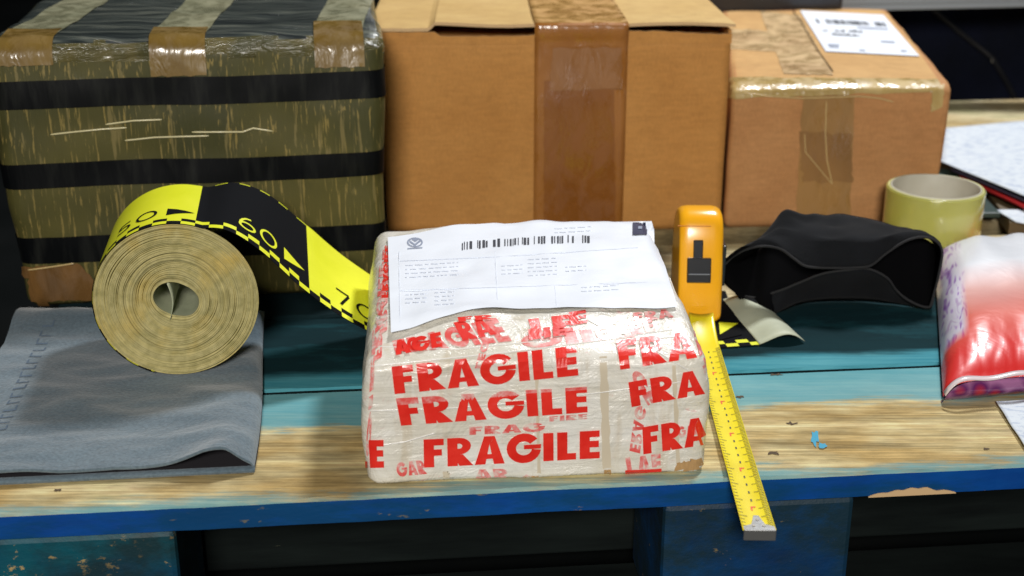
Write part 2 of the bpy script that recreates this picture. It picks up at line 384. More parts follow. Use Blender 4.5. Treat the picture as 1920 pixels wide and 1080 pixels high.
# bold block glyphs made of butted quads, unit height
def glyph(ch, w, s=0.285):
    rect = lambda a, b, c, d: [(a, b), (c, b), (c, d), (a, d)]
    t = 0.235
    if ch == 'F': return [rect(0, 0, s, 1), rect(s, 1 - t, w, 1), rect(s, 0.40, w * 0.9, 0.40 + t * 0.95)]
    if ch == 'E': return [rect(0, 0, s, 1), rect(s, 1 - t, w, 1), rect(s, 0.40, w * 0.96, 0.40 + t), rect(s, 0, w, t)]
    if ch == 'L': return [rect(0, 0, s, 1), rect(s, 0, w, t)]
    if ch == 'I': return [rect(0, 0, w, 1)]
    if ch == 'A':
        a, b = w * 0.5, s * 0.52
        out = [[(0, 0), (s * 1.05, 0), (a, 0.80 if False else 0.72), (a - b, 1)], [(w - s * 1.05, 0), (w, 0), (a + b, 1), (a, 0.72)],
               [(a - b, 1), (a, 0.72), (a, 0.73), (a + b, 1)]]
        l = lambda y: s * 1.05 + (a - s * 1.05) * y / 0.72
        out.append([(l(0.19), 0.19), (w - l(0.19), 0.19), (w - l(0.36), 0.36), (l(0.36), 0.36)]); return out
    if ch == 'R':
        out = [rect(0, 0, s, 1)]; cx, cy, ro, ri = w * 0.50, 0.70, 0.30, 0.09; n = 8
        out += [rect(s, 1 - (ro - ri), cx, 1), rect(s, cy - ro, cx, cy - ri)]
        for i in range(n):
            a, b = -math.pi / 2 + math.pi * i / n, -math.pi / 2 + math.pi * (i + 1) / n; k = (w - cx) / ro
            out.append([(cx + ri * math.cos(a), cy + ri * math.sin(a)), (cx + ro * math.cos(a) * k, cy + ro * math.sin(a)),
                        (cx + ro * math.cos(b) * k, cy + ro * math.sin(b)), (cx + ri * math.cos(b), cy + ri * math.sin(b))])
        out.append([(w - s * 1.15, 0), (w + 0.06, 0), (cx + 0.10, cy - ro + 0.005), (cx - 0.17, cy - ro)]); return out
    if ch == 'G':
        out = []; cx, cy, rx, ry = w * 0.52, 0.5, w * 0.52, 0.53; k = 0.46; n = 22; a0, a1 = R(38), R(352)
        for i in range(n):
            a, b = a0 + (a1 - a0) * i / n, a0 + (a1 - a0) * (i + 1) / n
            out.append([(cx + rx * k * math.cos(a), cy + ry * k * math.sin(a)), (cx + rx * math.cos(a), cy + ry * math.sin(a)),
                        (cx + rx * math.cos(b), cy + ry * math.sin(b)), (cx + rx * k * math.cos(b), cy + ry * k * math.sin(b))])
        out.append(rect(w * 0.52, 0.466, w * 1.04, 0.62)); return out
GW = {'F': .56, 'R': .66, 'A': .84, 'G': .92, 'I': .285, 'L': .53, 'E': .56}
def word_quads(txt, gap=0.10):
    x = 0; out = []
    for ch in txt:
        for q in glyph(ch, GW[ch]): out.append([(p[0] + x, p[1]) for p in q])
        x += GW[ch] + gap * (0.6 if ch in 'A' else 1)
    return out, x - gap

def tube_line(pts, r, mat, parent, name, n=6):
    G = Geo(); rings = []
    for i, p in enumerate(pts):
        t = (pts[min(i + 1, len(pts) - 1)] - pts[max(i - 1, 0)]).normalized(); a = t.cross(UZ if abs(t.z) < .9 else Vector((1, 0, 0))).normalized(); b = t.cross(a)
        rr = r * (0.4 if i in (0, len(pts) - 1) else 1)
        rings += [p + a * rr * math.cos(2 * math.pi * k / n) + b * rr * math.sin(2 * math.pi * k / n) for k in range(n)]
    Fs = [(i * n + k, i * n + (k + 1) % n, (i + 1) * n + (k + 1) % n, (i + 1) * n + k) for i in range(len(pts) - 1) for k in range(n)]
    return mesh(name, rings, Fs, mat, parent)
def px_line(pp, T, off, n=24):
    out = []
    for i in range(n + 1):
        k = i / n * (len(pp) - 1); j = min(int(k), len(pp) - 2); t = k - j
        h = hitpx(T, pp[j][0] * (1 - t) + pp[j + 1][0] * t, pp[j][1] * (1 - t) + pp[j + 1][1] * t, off)
        if h: out.append(h)
    return out
def patch(q, T, parent, mat, off, name, nu=10, nv=6, jag=0.0, th=0):
    def fn(u, v):
        x, y = quadpx(q, u, v)
        x += jag * noise.noise(Vector((u * 9, v * 9, q[0][0]))); y += jag * noise.noise(Vector((u * 9, v * 9, q[0][1] + 5)))
        return hitpx(T, x, y, off) or Vector((0, 0, 0))
    V_, F_ = grid(fn, nu, nv); F_ = [f_ for f_ in F_ if all(V_[k].length > 0.01 for k in f_)]
    used = sorted({k for f_ in F_ for k in f_}); m_ = {k: n for n, k in enumerate(used)}
    o = mesh(name, [V_[k] for k in used], [tuple(m_[k] for k in f_) for f_ in F_], mat, parent)
    if th: solid(o, th, 1)
    return o
# ------------------------------------------------------------ FRAGILE parcel
pa, pb = D(690, 910), D(1322, 887)
px_ = (pb - pa).normalized(); py_ = Vector((-px_.y, px_.x, 0)); PW = (pb - pa).length; PD = 0.236; PH = 0.0915
parcel = thing('parcel', pa, 'small parcel wrapped in red and white FRAGILE tape in front of the boxes', 'parcel')
mp = M('fragile_tape_wrap', rough=0.26, spec=0.5, coat=0.35)
_a = mp.noise(26, (1, 1, 1.5), detail=5, dist=0.5); _b = mp.noise(11, (6, 6, 0.8), detail=4); _k = mp.noise(55, (1, 1, 1), detail=6, rough=0.7, dist=1.4)
_g = mp.noise(20, (1, 3, 3), detail=4, loc=(5, 2, 0))
_c = mp.mix(mp.ramp(_a, [(0.35, (0,)), (0.65, (1,))]), (0.66, 0.62, 0.52), (0.80, 0.78, 0.72))
_c = mp.mix(mp.math('MULTIPLY', mp.ramp(_b, [(0.56, (0,)), (0.66, (1,))]), 0.35), _c, (0.50, 0.38, 0.22))
_c = mp.mix(mp.math('MULTIPLY', mp.ramp(_k, [(0.60, (0,)), (0.66, (1,))]), mp.math('MULTIPLY', mp.ramp(_g, [(0.48, (0,)), (0.6, (1,))]), 0.55)), _c, (0.75, 0.22, 0.24))
mp.color(_c); mp.bump(mp.mix(0.45, mp.noise(42, (1, 1, 1), detail=7, rough=0.62, dist=1.8), mp.noise(20, (0.6, 3, 8), detail=4)), 1.0, 0.0032)
def pdef(p):
    q = p.copy()
    # softened upper front shoulder, slightly bulging sides, tilt
    t = max(0, 1 - q.y / 0.04); q.z -= 0.011 * t * (q.z / PH) ** 4
    q.x += 0.0035 * math.sin(math.pi * q.z / PH) * (q.x / PW * 2 - 1)
    q.z += 0.0022 * math.sin(q.x * 26) * math.sin(q.y * 21 + 1) * (q.z / PH) + 0.004 * math.sin(math.pi * min(1, max(0, q.x / PW))) * (q.z / PH) ** 3
    q.x = PW / 2 + (q.x - PW / 2) * (1 - 0.035 * (q.z / PH) ** 2)
    if q.z / PH > .02: q.y += 0.006 * (q.z / PH)
    return q
V, Fc = lumpy(pa, px_, py_, PW, PD, PH, 0.0085, (100, 90, 50), 0.0022, 22, 3.1, pdef)
mesh('body', V, Fc, mp.m, parcel); PT = bvh(V, Fc)
RED = M('red_print', rough=0.3, coat=0.35)
RED.color(RED.ramp(RED.noise(60, detail=5), [(0.3, (0.70, 0.018, 0.012)), (0.7, (0.82, 0.04, 0.025))])).bump(RED.noise(38, detail=4, dist=1.5), 0.6, 0.0015); RED = RED.m
PINK = M('faded_red_print', rough=0.3, coat=0.4)
PINK.color(PINK.ramp(PINK.noise(90, detail=6, rough=0.7), [(0.38, (0.72, 0.62, 0.55)), (0.47, (0.76, 0.30, 0.28)), (0.60, (0.74, 0.09, 0.08))])); PINK = PINK.m
def word(txt, q, T, parent, mat=RED, off=0.0009, clip=None, frac=None, name='red_lettering', sub=3, split=None):
    quads, W_ = word_quads(txt)
    if frac: W_ = frac
    def mf_(u, v):
        x, y = quadpx(q, u / W_, v)
        if clip and not (clip[0] < x < clip[1]): return None
        return hitpx(T, x, y, off)
    G = drape_quads(quads, mf_, sub)
    if G.v:
        if split: 
            ay, by = (q[0][1] * (1 - 0) , q[1][1]), (q[3][1], q[2][1])
            mi_ = []
            for f_ in G.f:
                c_ = sum((G.v[k] for k in f_), Vector()) / len(f_); rl = c_ - CAM; dz = rl.y * cp - rl.z * sp; pyy = 540 - F * (rl.y * sp + rl.z * cp) / dz; pxx = 960 + F * rl.x / dz
                u_ = (pxx - q[0][0]) / (q[1][0] - q[0][0]); lo_, hi_ = q[0][1] + (q[1][1] - q[0][1]) * u_, q[3][1] + (q[2][1] - q[3][1]) * u_
                mi_.append(1 if (lo_ - pyy) / (lo_ - hi_) > split + 0.12 * u_ else 0)
            return mesh(name, G.v, G.f, [mat, PINK], parent, smooth=False, mi=mi_)
        return mesh(name, G.v, G.f, mat, parent, smooth=False)
word('FRAGILE', [(740, 738), (1084, 703), (1080, 650), (734, 688)], PT, parcel)
word('FRAGILE', [(752, 797), (1101, 772), (1100, 724), (742, 746)], PT, parcel, sub=8, split=0.74)
word('FRAGILE', [(795, 876), (1124, 858), (1124, 806), (794, 823)], PT, parcel)
fr3 = word_quads('FRA')[1]
word('FRA', [(1163, 692), (1304, 672), (1300, 623), (1155, 640)], PT, parcel, off=0.0010, sub=7)
word('FRA', [(1184, 762), (1318, 738), (1312, 692), (1178, 716)], PT, parcel)
word('FRA', [(1206, 851), (1326, 832), (1322, 780), (1204, 800)], PT, parcel)
word('LE', [(668, 877), (720, 876), (719, 824), (662, 824)], PT, parcel)
word('FRAGILE', [(742, 664), (960, 640), (930, 596), (735, 640)], PT, parcel, PINK, 0.0003)
word('GILE', [(980, 655), (1190, 632), (1180, 612), (975, 628)], PT, parcel, PINK, 0.0003)
word('LE', [(1000, 634), (1075, 622), (1072, 590), (990, 600)], PT, parcel, RED, 0.0006)
word('E', [(1068, 612), (1102, 606), (1098, 582), (1066, 587)], PT, parcel, RED, 0.0006)
word('RA', [(868, 640), (930, 628), (910, 596), (850, 606)], PT, parcel, RED, 0.0006)
word('AG', [(742, 664), (790, 655), (785, 632), (738, 640)], PT, parcel, RED, 0.0006)
word('LAE', [(1178, 893), (1240, 886), (1238, 850), (1172, 858)], PT, parcel, PINK, 0.0006)
word('I', [(1172, 890), (1240, 886), (1240, 878), (1172, 881)], PT, parcel, RED, 0.0008)
word('II', [(915, 903), (948, 902), (948, 893), (915, 894)], PT, parcel, RED, 0.0008)
word('GAR', [(745, 893), (800, 888), (792, 862), (742, 868)], PT, parcel, PINK, 0.0006)
word('ERAG', [(1180, 845), (1192, 760), (1212, 764), (1200, 850)], PT, parcel, PINK, 0.0003)
word('FRAGILE', [(1290, 600), (1236, 440), (1252, 430), (1308, 590)], PT, parcel, RED, 0.0006)
word('GIRL', [(1270, 560), (1228, 430), (1236, 430), (1280, 556)], PT, parcel, PINK, 0.0006)
word('FRAGILE', [(712, 630), (718, 470), (728, 470), (726, 620)], PT, parcel, PINK, 0.0006)
SEAMB = M('wrap_seam_tan', (0.62, 0.54, 0.41), 0.3, coat=0.4).m
for q in ([(1130, 892), (1146, 891), (1138, 668), (1124, 669)], [(1008, 900), (1014, 900), (1008, 700), (1003, 700)], [(832, 905), (844, 905), (842, 884), (830, 884)], [(1268, 886), (1276, 885), (1266, 660), (1259, 661)]):
    patch(q, PT, parcel, SEAMB, 0.0003, 'tape_seam', 3, 16, jag=4)
WEDGE = M('wrap_edge_white', (0.82, 0.80, 0.76), 0.2, coat=0.6).m
for pp in ([(686, 688), (800, 676), (960, 660), (1120, 640), (1304, 612)], [(690, 770), (850, 765), (1000, 752), (1308, 712)], [(692, 838), (760, 828), (815, 812)], [(700, 650), (860, 655), (1010, 640)], [(1200, 640), (1300, 700)], [(1100, 600), (1180, 640), (1290, 630)], [(1236, 470), (1270, 560), (1300, 640)]):
    tube_line(px_line(pp, PT, 0.0001, 40), 0.00045, WEDGE, parcel, 'tape_edge')
BARE = cardboard('bare_cardboard_patch', (0.40, 0.24, 0.10), (0.46, 0.28, 0.12))
for (t_, q_, m_, o_) in (
    ('FRAGILE', [(700, 680), (712, 500), (722, 500), (716, 670)], PINK, 0.0005), ('GIRL', [(686, 860), (700, 620), (706, 620), (694, 850)], PINK, 0.0005),
    ('AGE', [(742, 668), (830, 652), (826, 624), (738, 645)], RED, 0.0011), ('FR', [(860, 606), (925, 600), (920, 592), (858, 597)], RED, 0.0011),
    ('LIE', [(992, 640), (1062, 630), (1060, 612), (990, 620)], RED, 0.0011), ('FRA', [(1190, 604), (1262, 596), (1256, 580), (1186, 588)], PINK, 0.0006),
    ('GARE', [(1120, 640), (1230, 622), (1222, 600), (1112, 612)], PINK, 0.0005), ('LEG', [(890, 690), (905, 640), (918, 642), (904, 690)], PINK, 0.0005),
    ('FRAG', [(880, 815), (1020, 808), (1020, 792), (880, 800)], PINK, 0.0005), ('FIRE', [(1030, 790), (1100, 785), (1100, 775), (1030, 780)], PINK, 0.0005),
    ('AR', [(890, 900), (955, 898), (950, 878), (888, 880)], PINK, 0.0005), ('FRAGILE', [(1320, 700), (1258, 470), (1270, 466), (1330, 690)], PINK, 0.0005),
    ('GE', [(1180, 700), (1215, 760), (1232, 752), (1200, 692)], PINK, 0.0005), ('RAG', [(1290, 560), (1256, 450), (1266, 446), (1300, 552)], RED, 0.0011),
    ('FRAGILE', [(716, 560), (722, 462), (730, 462), (728, 560)], RED, 0.0007), ('GAIE', [(1272, 820), (1316, 812), (1314, 795), (1270, 800)], PINK, 0.0005)):
    word(t_, q_, PT, parcel, m_, o_, sub=4)
patch([(1262, 890), (1318, 878), (1316, 858), (1268, 868)], PT, parcel, BARE, 0.0005, 'bare_patch', jag=5)
patch([(980, 902), (1012, 901), (1010, 892), (980, 893)], PT, parcel, BARE, 0.0005, 'bare_patch', jag=2)
patch([(1132, 893), (1146, 892), (1146, 880), (1132, 881)], PT, parcel, BARE, 0.0005, 'bare_patch', jag=2)
patch([(828, 906), (856, 905), (856, 898), (828, 899)], PT, parcel, BARE, 0.0005, 'bare_patch', jag=2)
# shipping label on the parcel's top
PAPER = M('label_paper', (0.84, 0.88, 0.95), 0.45, 0.4)
_p = PAPER.noise(26, detail=3, dist=0.5); PAPER.bump(_p, 0.35, 0.0025); PAPER = PAPER.m
LQ = [(733, 622), (1270, 572), (1222, 409), (727, 444)]
def lpt(u, v, off=0.0002):
    x, y = quadpx(LQ, u, v)
    y -= 9 * math.sin(math.pi * u) * v * 0.8 + 2.5 * noise.noise(Vector((u * 7, 2, 0))) * v - 9 * math.sin(math.pi * min(1, u * 1.4)) * (1 - v) * -0.9
    p = D(x, y, PH + 0.002); h = PT.ray_cast(p + UZ * 0.05, -UZ)
    z = h[0].z if h[0] is not None and h[0].z > PH * 0.6 else PH - 0.004
    zh = z; z = max(0.5 * z + 0.5 * (PH + 0.001), zh + 0.0012)
    edge = max(0, 1 - v / 0.12)
    return Vector((p.x, p.y, z)) + UZ * (off + 0.0008 + 0.0016 * (1 - u) * edge)
V, Fc = grid(lambda u, v: lpt(u, v), 60, 30)
lab = mesh('shipping_label', V, Fc, PAPER, parcel)
INK = M('ink_dark', (0.035, 0.04, 0.055), 0.6).m; INKL = M('ink_faint', (0.76, 0.80, 0.885), 0.6).m; NAVY = M('ink_navy', (0.012, 0.02, 0.07), 0.5).m; INKG = M('ink_grey_blue', (0.28, 0.32, 0.42), 0.6).m
LT = bvh(V, Fc)
def lrect(G, x0, y0, x1, y1, off=0.0004, T=None, m=0, sub=2, slope=0.0):
    T = T or LT
    q = [(x0, y1), (x1, y1 + slope * (x1 - x0)), (x1, y0 + slope * (x1 - x0)), (x0, y0)]
    g = drape_quads([q], lambda a, b: hitpx(T, a, b, off), sub); G.add(g.v, g.f, m)
rb = random.Random(3)
G = Geo(); x = 866
while x < 1104:
    wd = rb.choice([1.6, 2.2, 3.4, 5]); y = 463 - (x - 866) * 0.058 - 3 * math.sin((x - 866) / 76)
    if rb.random() < 0.72: lrect(G, x, y - 6 - rb.random() * 3, x + wd, y + 5 + rb.random() * 2)
    x += wd + rb.choice([1.4, 2, 3.2])
mesh('barcode', G.v, G.f, INK, lab, smooth=False)
G = Geo()
lrect(G, 1186, 419, 1212, 442, 0.0009, sub=8, slope=-0.03); mesh('stamp_square', G.v, G.f, NAVY, lab, smooth=False)
G = Geo(); lrect(G, 1196, 427, 1203, 432, 0.0014, sub=4); mesh('stamp_mark', G.v, G.f, INKG, lab, smooth=False)
G = Geo()
for i in range(16):
    a = math.pi * 2 * i / 16; b = math.pi * 2 * (i + 1) / 16
    q = [(778 + 15 * math.cos(a), 455 + 9 * math.sin(a)), (778 + 15 * math.cos(b), 455 + 9 * math.sin(b)), (778 + 12 * math.cos(b), 455 + 7 * math.sin(b)), (778 + 12 * math.cos(a), 455 + 7 * math.sin(a))]
    g = drape_quads([q], lambda a_, b_: hitpx(LT, a_, b_, 0.0004), 1); G.add(g.v, g.f)
for q in ([(768, 455), (778, 462), (778, 458), (768, 451)], [(778, 462), (790, 452), (790, 448), (778, 458)], [(772, 450), (779, 454), (786, 449), (779, 446)], [(764, 468), (792, 466), (792, 464), (764, 466)]):
    g = drape_quads([q], lambda a_, b_: hitpx(LT, a_, b_, 0.0004), 1); G.add(g.v, g.f)
mesh('emblem', G.v, G.f, INKG, lab, smooth=False)
G = Geo()
def lab_line(x0, y0, x1, y1, t=1.0):
    dx, dy = x1 - x0, y1 - y0; L_ = math.hypot(dx, dy); nx, ny = -dy / L_ * t / 2, dx / L_ * t / 2
    g = drape_quads([[(x0 + nx, y0 + ny), (x1 + nx, y1 + ny), (x1 - nx, y1 - ny), (x0 - nx, y0 - ny)]], lambda a_, b_: hitpx(LT, a_, b_, 0.0004), 8); G.add(g.v, g.f)
lab_line(748, 472, 750, 606); lab_line(928, 472, 934, 592); lab_line(750, 545, 1256, 528); lab_line(1040, 535, 1044, 580)
lab_line(930, 482, 1234, 462); lab_line(750, 490, 928, 482)
for (x0, y0, x1, n_) in ((760, 497, 860, 4), (815, 548, 852, 4), (990, 486, 1045, 5), (940, 498, 980, 3), (1090, 538, 1160, 2), (760, 552, 800, 3), (1040, 428, 1110, 2), (1060, 500, 1100, 2)):
    for i in range(n_):
        x = x0
        while x < x1:
            l = rb.uniform(4, 15); lrect(G, x, y0 + i * 7.5 - (x - x0) * 0.06, min(x + l, x1), y0 + i * 7.5 + 1.6 - (x - x0) * 0.06, sub=1); x += l + rb.uniform(2, 5)
mesh('printed_lines', G.v, G.f, INKL, lab, smooth=False)

# ------------------------------------------------------------ large cardboard carton
def frame(pl, pr, depth_yaw=0):
    x = (pr - pl).normalized(); return x, Vector((-x.y, x.x, 0)), (pr - pl).length
CY = 1.262
ca = D(727, 434); cb = D(1351, 429); 
cxv, cyv, CW = frame(ca, cb); CH = 0.2015; CDp = 0.36
carton = thing('cardboard_box', ca, 'large plain cardboard box with a wide brown tape strip down its front', 'cardboard box')
def cpt(x, y, z): return ca + cxv * x + cyv * y + UZ * z
# four walls as one closed body with slight warp
def carton_def(p):
    q = p.copy(); q.x -= 0.009 * (q.z / CH) * (1 - q.x / CW); q.y += 0.0018 * math.sin(q.x / CW * math.pi * 1.0) * math.sin(q.z / CH * math.pi) * (-1 if q.y < CDp / 2 else 1); return q
V, Fc = lumpy(ca, cxv, cyv, CW, CDp, CH - 0.0125, 0.0022, (40, 20, 30), 0.0004, 9, 1.0, carton_def)
mesh('body', V, Fc, CARD, carton); CT = bvh(V, Fc)
def flap(x0, x1, lift, seed, fr):
    th = 0.0035; n = 60; G = Geo(); V_ = []
    for i in range(n + 1):
        x = x0 + (x1 - x0) * i / n
        yf = fr + 0.0014 * noise.noise(Vector((x * 60, seed, 0))) + 0.001 * noise.noise(Vector((x * 240, seed, 3)))
        zl = lift(x)
        zb = CH - 0.0042
        for (y, z) in ((yf, zb + zl + 0.0004), (yf, zb + zl + th), (0.06, zb + zl * 0.5 + th), (CDp + 0.002, zb + th), (CDp + 0.002, zb + 0.0003), (0.06, zb + zl * 0.5 + 0.0003)):
            V_.append(cpt(x, y, z))
    K = 6; Fs = [(i * K + k, (i + 1) * K + k, (i + 1) * K + (k + 1) % K, i * K + (k + 1) % K) for i in range(n) for k in range(K)]
    mi = [1 if k == 0 else 0 for i in range(n) for k in range(K)]
    Fs += [tuple(range(K))[::-1], tuple(n * K + k for k in range(K))]; mi += [0, 0]
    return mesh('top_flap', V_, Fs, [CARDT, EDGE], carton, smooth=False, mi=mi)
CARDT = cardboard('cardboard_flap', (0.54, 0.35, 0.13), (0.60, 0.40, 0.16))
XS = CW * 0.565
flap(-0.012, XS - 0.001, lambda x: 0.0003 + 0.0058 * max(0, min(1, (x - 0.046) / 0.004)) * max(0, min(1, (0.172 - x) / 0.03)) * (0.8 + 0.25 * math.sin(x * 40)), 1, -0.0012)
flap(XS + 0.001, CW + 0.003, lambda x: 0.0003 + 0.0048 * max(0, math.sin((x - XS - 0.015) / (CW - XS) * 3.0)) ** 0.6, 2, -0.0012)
# dark gap shadows come from the lifted flaps. Tape: top run + front run as one sheet
def lipz(x):
    g1 = max(0, min(1, (x - 0.052) / 0.003, (0.158 - x) / 0.02)); g2 = max(0, min(1, (x - 0.262) / 0.05, (0.345 - x) / 0.01))
    return CH - 0.0042 - 0.0040 * g1 - 0.0030 * g2 + 0.0008 * noise.noise(Vector((x * 130, 2, 0)))
G = Geo(); n = 120
for i in range(n + 1):
    x = -0.009 + (CW + 0.009) * i / n
    G.v += [cpt(x, -0.0004, CH - 0.016), cpt(x, -0.0004, lipz(x)), cpt(x, 0.0026, lipz(x)), cpt(x, 0.0026, CH - 0.016)]
for i in range(n):
    for k in range(3): G.f.append((4 * i + k, 4 * i + 4 + k, 4 * i + 5 + k, 4 * i + 1 + k)); G.m.append(1 if k == 1 else 0)
mesh('front_lip', G.v, G.f, [CARD, EDGE], carton, smooth=False, mi=G.m)
for (x0_, x1_, y0_, y1_) in ((-0.009, -0.006, 0.003, CDp), (CW - 0.003, CW, 0.003, CDp), (-0.006, CW - 0.003, CDp - 0.003, CDp)):
    v, f = box(cpt(x0_, y0_, CH - 0.016), cxv * (x1_ - x0_), cyv * (y1_ - y0_), UZ * 0.0118); mesh('wall_lip', v, f, CARD, carton, smooth=False)
TAPEL2 = tape_mat('tape_on_flap', (0.46, 0.25, 0.075), (0.54, 0.31, 0.10), 0.25)
def tape_strip(x0, x1, zlow, ylen, off, mat, name='packing_tape', drop=0.0, seed=0):
    path = [(ylen, CH + 0.0012), (ylen * 0.5, CH + 0.0016), (0.06, CH + 0.0028), (0.02, CH + 0.0034), (0.0, CH + 0.0032), (-0.0046, CH + 0.0022), (-0.0058, CH - 0.002), (-0.0048, CH - 0.007), (-0.003, CH - 0.013)]
    n = 20; x_m = (x0 + x1) / 2
    def fy(x, z):
        h = CT.ray_cast(cpt(x, -0.1, z), cyv); return (h[0] - ca).dot(cyv) if h[0] is not None else 0.0
    for i in range(1, n + 1):
        z = CH - 0.013 + (zlow - CH + 0.013) * i / n; path.append((fy(x_m, z) - 0.0012 * min(1, i / 3) - 0.0018 * (1 - min(1, i / 3)), z))
    def fn(u, v):
        k = v * (len(path) - 1); i = min(int(k), len(path) - 2); t = k - i
        y = path[i][0] * (1 - t) + path[i + 1][0] * t; z = path[i][1] * (1 - t) + path[i + 1][1] * t
        x = x0 + (x1 - x0) * u
        wv = 0.0004 * noise.noise(Vector((x * 60, v * 9, seed)))
        return cpt(x, y - off + wv * (1 if z < CH else 0), z + (off if z > CH - 0.004 else 0) + (wv * 1.2 if z > CH else 0))
    V_, F_ = grid(fn, 16, 100); o = mesh(name, V_, [f_[::-1] for f_ in F_], [mat, TAPEL2], carton, mi=[1 if (i // 16) < 14 else 0 for i in range(len(F_))]); return solid(o, 0.0004, -1)
def cx_of(px, py=240): r = ray(px, py); t = (ca - CAM).dot(cyv) / r.dot(cyv); return (CAM + r * t - ca).dot(cxv)
tape_strip(cx_of(1001), cx_of(1172), 0.004, CDp, 0.0008, TAPE)
TAPEM = tape_mat('tape_mauve_overlap', (0.27, 0.115, 0.035), (0.31, 0.14, 0.05), 0.25)
def front_patch(q, off, mat, name='tape_overlap', **k): return patch(q, CT, carton, mat, off, name, **k)
front_patch([(1019, 440), (1154, 440), (1150, 150), (1020, 150)], 0.0042, TAPED, nu=8, nv=20, jag=3)
front_patch([(1030, 168), (1166, 165), (1164, 88), (1036, 89)], 0.0050, TAPEM, nu=8, nv=8, jag=5)

# ------------------------------------------------------------ small carton
sa = D(1356, 428); sb = D(1752, 423)
sxv, syv, SW = frame(sa, sb); SH = 0.143; _bk = D(1663, 16, SH) - (sa + sxv * SW * 1.012 + UZ * SH); SD = _bk.length; syv = _bk.normalized()
small = thing('cardboard_box', sa, 'smaller cardboard box with a white address label on its taped top', 'cardboard box')
def sdef(p):
    q = p.copy(); t = q.y / SD; q.x = q.x * (1 + 0.012 * q.z / SH); q.z += 0.002 * math.sin(q.x * 14) * (q.z / SH)
    q.z -= 0.004 * (max(0, 1 - q.y / 0.03) ** 2) * (q.z / SH); return q
V, Fc = lumpy(sa, sxv, syv, SW, SD, SH, 0.006, (40, 40, 24), 0.0016, 14, 5.0, sdef)
mesh('body', V, Fc, CARD2, small); ST = bvh(V, Fc)
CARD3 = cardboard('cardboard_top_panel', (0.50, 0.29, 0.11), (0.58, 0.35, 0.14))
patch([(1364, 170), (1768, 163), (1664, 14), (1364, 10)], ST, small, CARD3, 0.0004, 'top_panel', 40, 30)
TSH = tape_mat('glossy_edge_tape', (0.40, 0.28, 0.10), (0.50, 0.36, 0.14), 0.2, 1.0)
TSH2 = tape_mat('clear_tape_light', (0.50, 0.33, 0.16), (0.60, 0.42, 0.21), 0.25, 0.7)
patch([(1364, 184), (1770, 172), (1758, 150), (1364, 146)], ST, small, TSH, 0.0012, 'edge_tape', 90, 10, jag=3)
patch([(1364, 92), (1530, 104), (1506, 62), (1364, 55)], ST, small, TSH2, 0.0008, 'packing_tape', 20, 8, jag=4)
patch([(1470, 140), (1562, 142), (1500, 30), (1425, 22)], ST, small, TSH2, 0.0010, 'packing_tape', 12, 16, jag=3)
patch([(1490, 440), (1592, 440), (1602, 178), (1505, 180)], ST, small, TAPEF, 0.0008, 'packing_tape', 12, 30, jag=4)
patch([(1504, 340), (1598, 342), (1596, 250), (1498, 246)], ST, small, TAPEFD, 0.0011, 'tape_overlap', 8, 12, jag=8)
patch([(1744, 210), (1766, 200), (1770, 160), (1748, 166)], ST, small, TSH, 0.0018, 'edge_tape', 6, 10, jag=3)
SEAM = M('dark_seam', (0.13, 0.075, 0.02), 0.9).m
tube_line(px_line([(1477, 8), (1500, 40), (1530, 92), (1562, 136)], ST, 0.0012), 0.0008, SEAM, small, 'flap_seam')
CREASE = M('tape_crease', (0.62, 0.45, 0.2), 0.3, coat=0.5).m
tube_line(px_line([(1395, 174), (1440, 180), (1500, 184), (1560, 182), (1610, 180), (1650, 184), (1675, 191)], ST, 0.0012), 0.0007, CREASE, small, 'tape_crease')
tube_line(px_line([(1549, 188), (1547, 250), (1550, 300), (1560, 345)], ST, 0.0012), 0.0006, CREASE, small, 'tape_crease')
tube_line(px_line([(1508, 250), (1510, 285), (1535, 315), (1560, 345)], ST, 0.0012), 0.0005, CREASE, small, 'tape_crease')
SLQ = [(1548, 99), (1724, 108), (1656, 30), (1500, 22)]
sl = patch(SLQ, ST, small, PAPER, 0.0016, 'address_label', 20, 12)
def slm(u, v, off): x, y = quadpx(SLQ, u, v); return hitpx(ST, x, y, off)
G = Geo(); u = 0.10
while u < 0.9:
    wd = rb.choice([0.008, 0.014, 0.025])
    if rb.random() < 0.8: g = drape_quads([[(u, 0.70), (u + wd, 0.70), (u + wd, 0.80), (u, 0.80)]], lambda a, b: slm(a, b, 0.0021), 1); G.add(g.v, g.f)
    u += wd + rb.choice([0.008, 0.015])
for (y, x0, x1) in ((0.50, 0.12, 0.16), (0.50, 0.26, 0.36), (0.51, 0.42, 0.56), (0.41, 0.20, 0.50)):
    u = x0
    while u < x1:
        wd = rb.uniform(0.012, 0.03); hh = rb.uniform(0.02, 0.06)
        g = drape_quads([[(u, y), (u + wd, y + .01), (u + wd, y + hh), (u, y + hh)]], lambda a, b: slm(a, b, 0.0021), 1); G.add(g.v, g.f); u += wd + 0.006
mesh('barcode', G.v, G.f, INK, sl, smooth=False)
G = Geo()
for (y, x0, x1) in ((0.10, 0.07, 0.17), (0.15, 0.07, 0.19), (0.3, 0.7, 0.85), (0.62, 0.55, 0.9), (0.05, 0.38, 0.44), (0.09, 0.84, 0.9)):
    g = drape_quads([[(x0, y), (x1, y), (x1, y + 0.03), (x0, y + 0.03)]], lambda a, b: slm(a, b, 0.0021), 2); G.add(g.v, g.f)
mesh('printed_lines', G.v, G.f, INKG, sl, smooth=False)

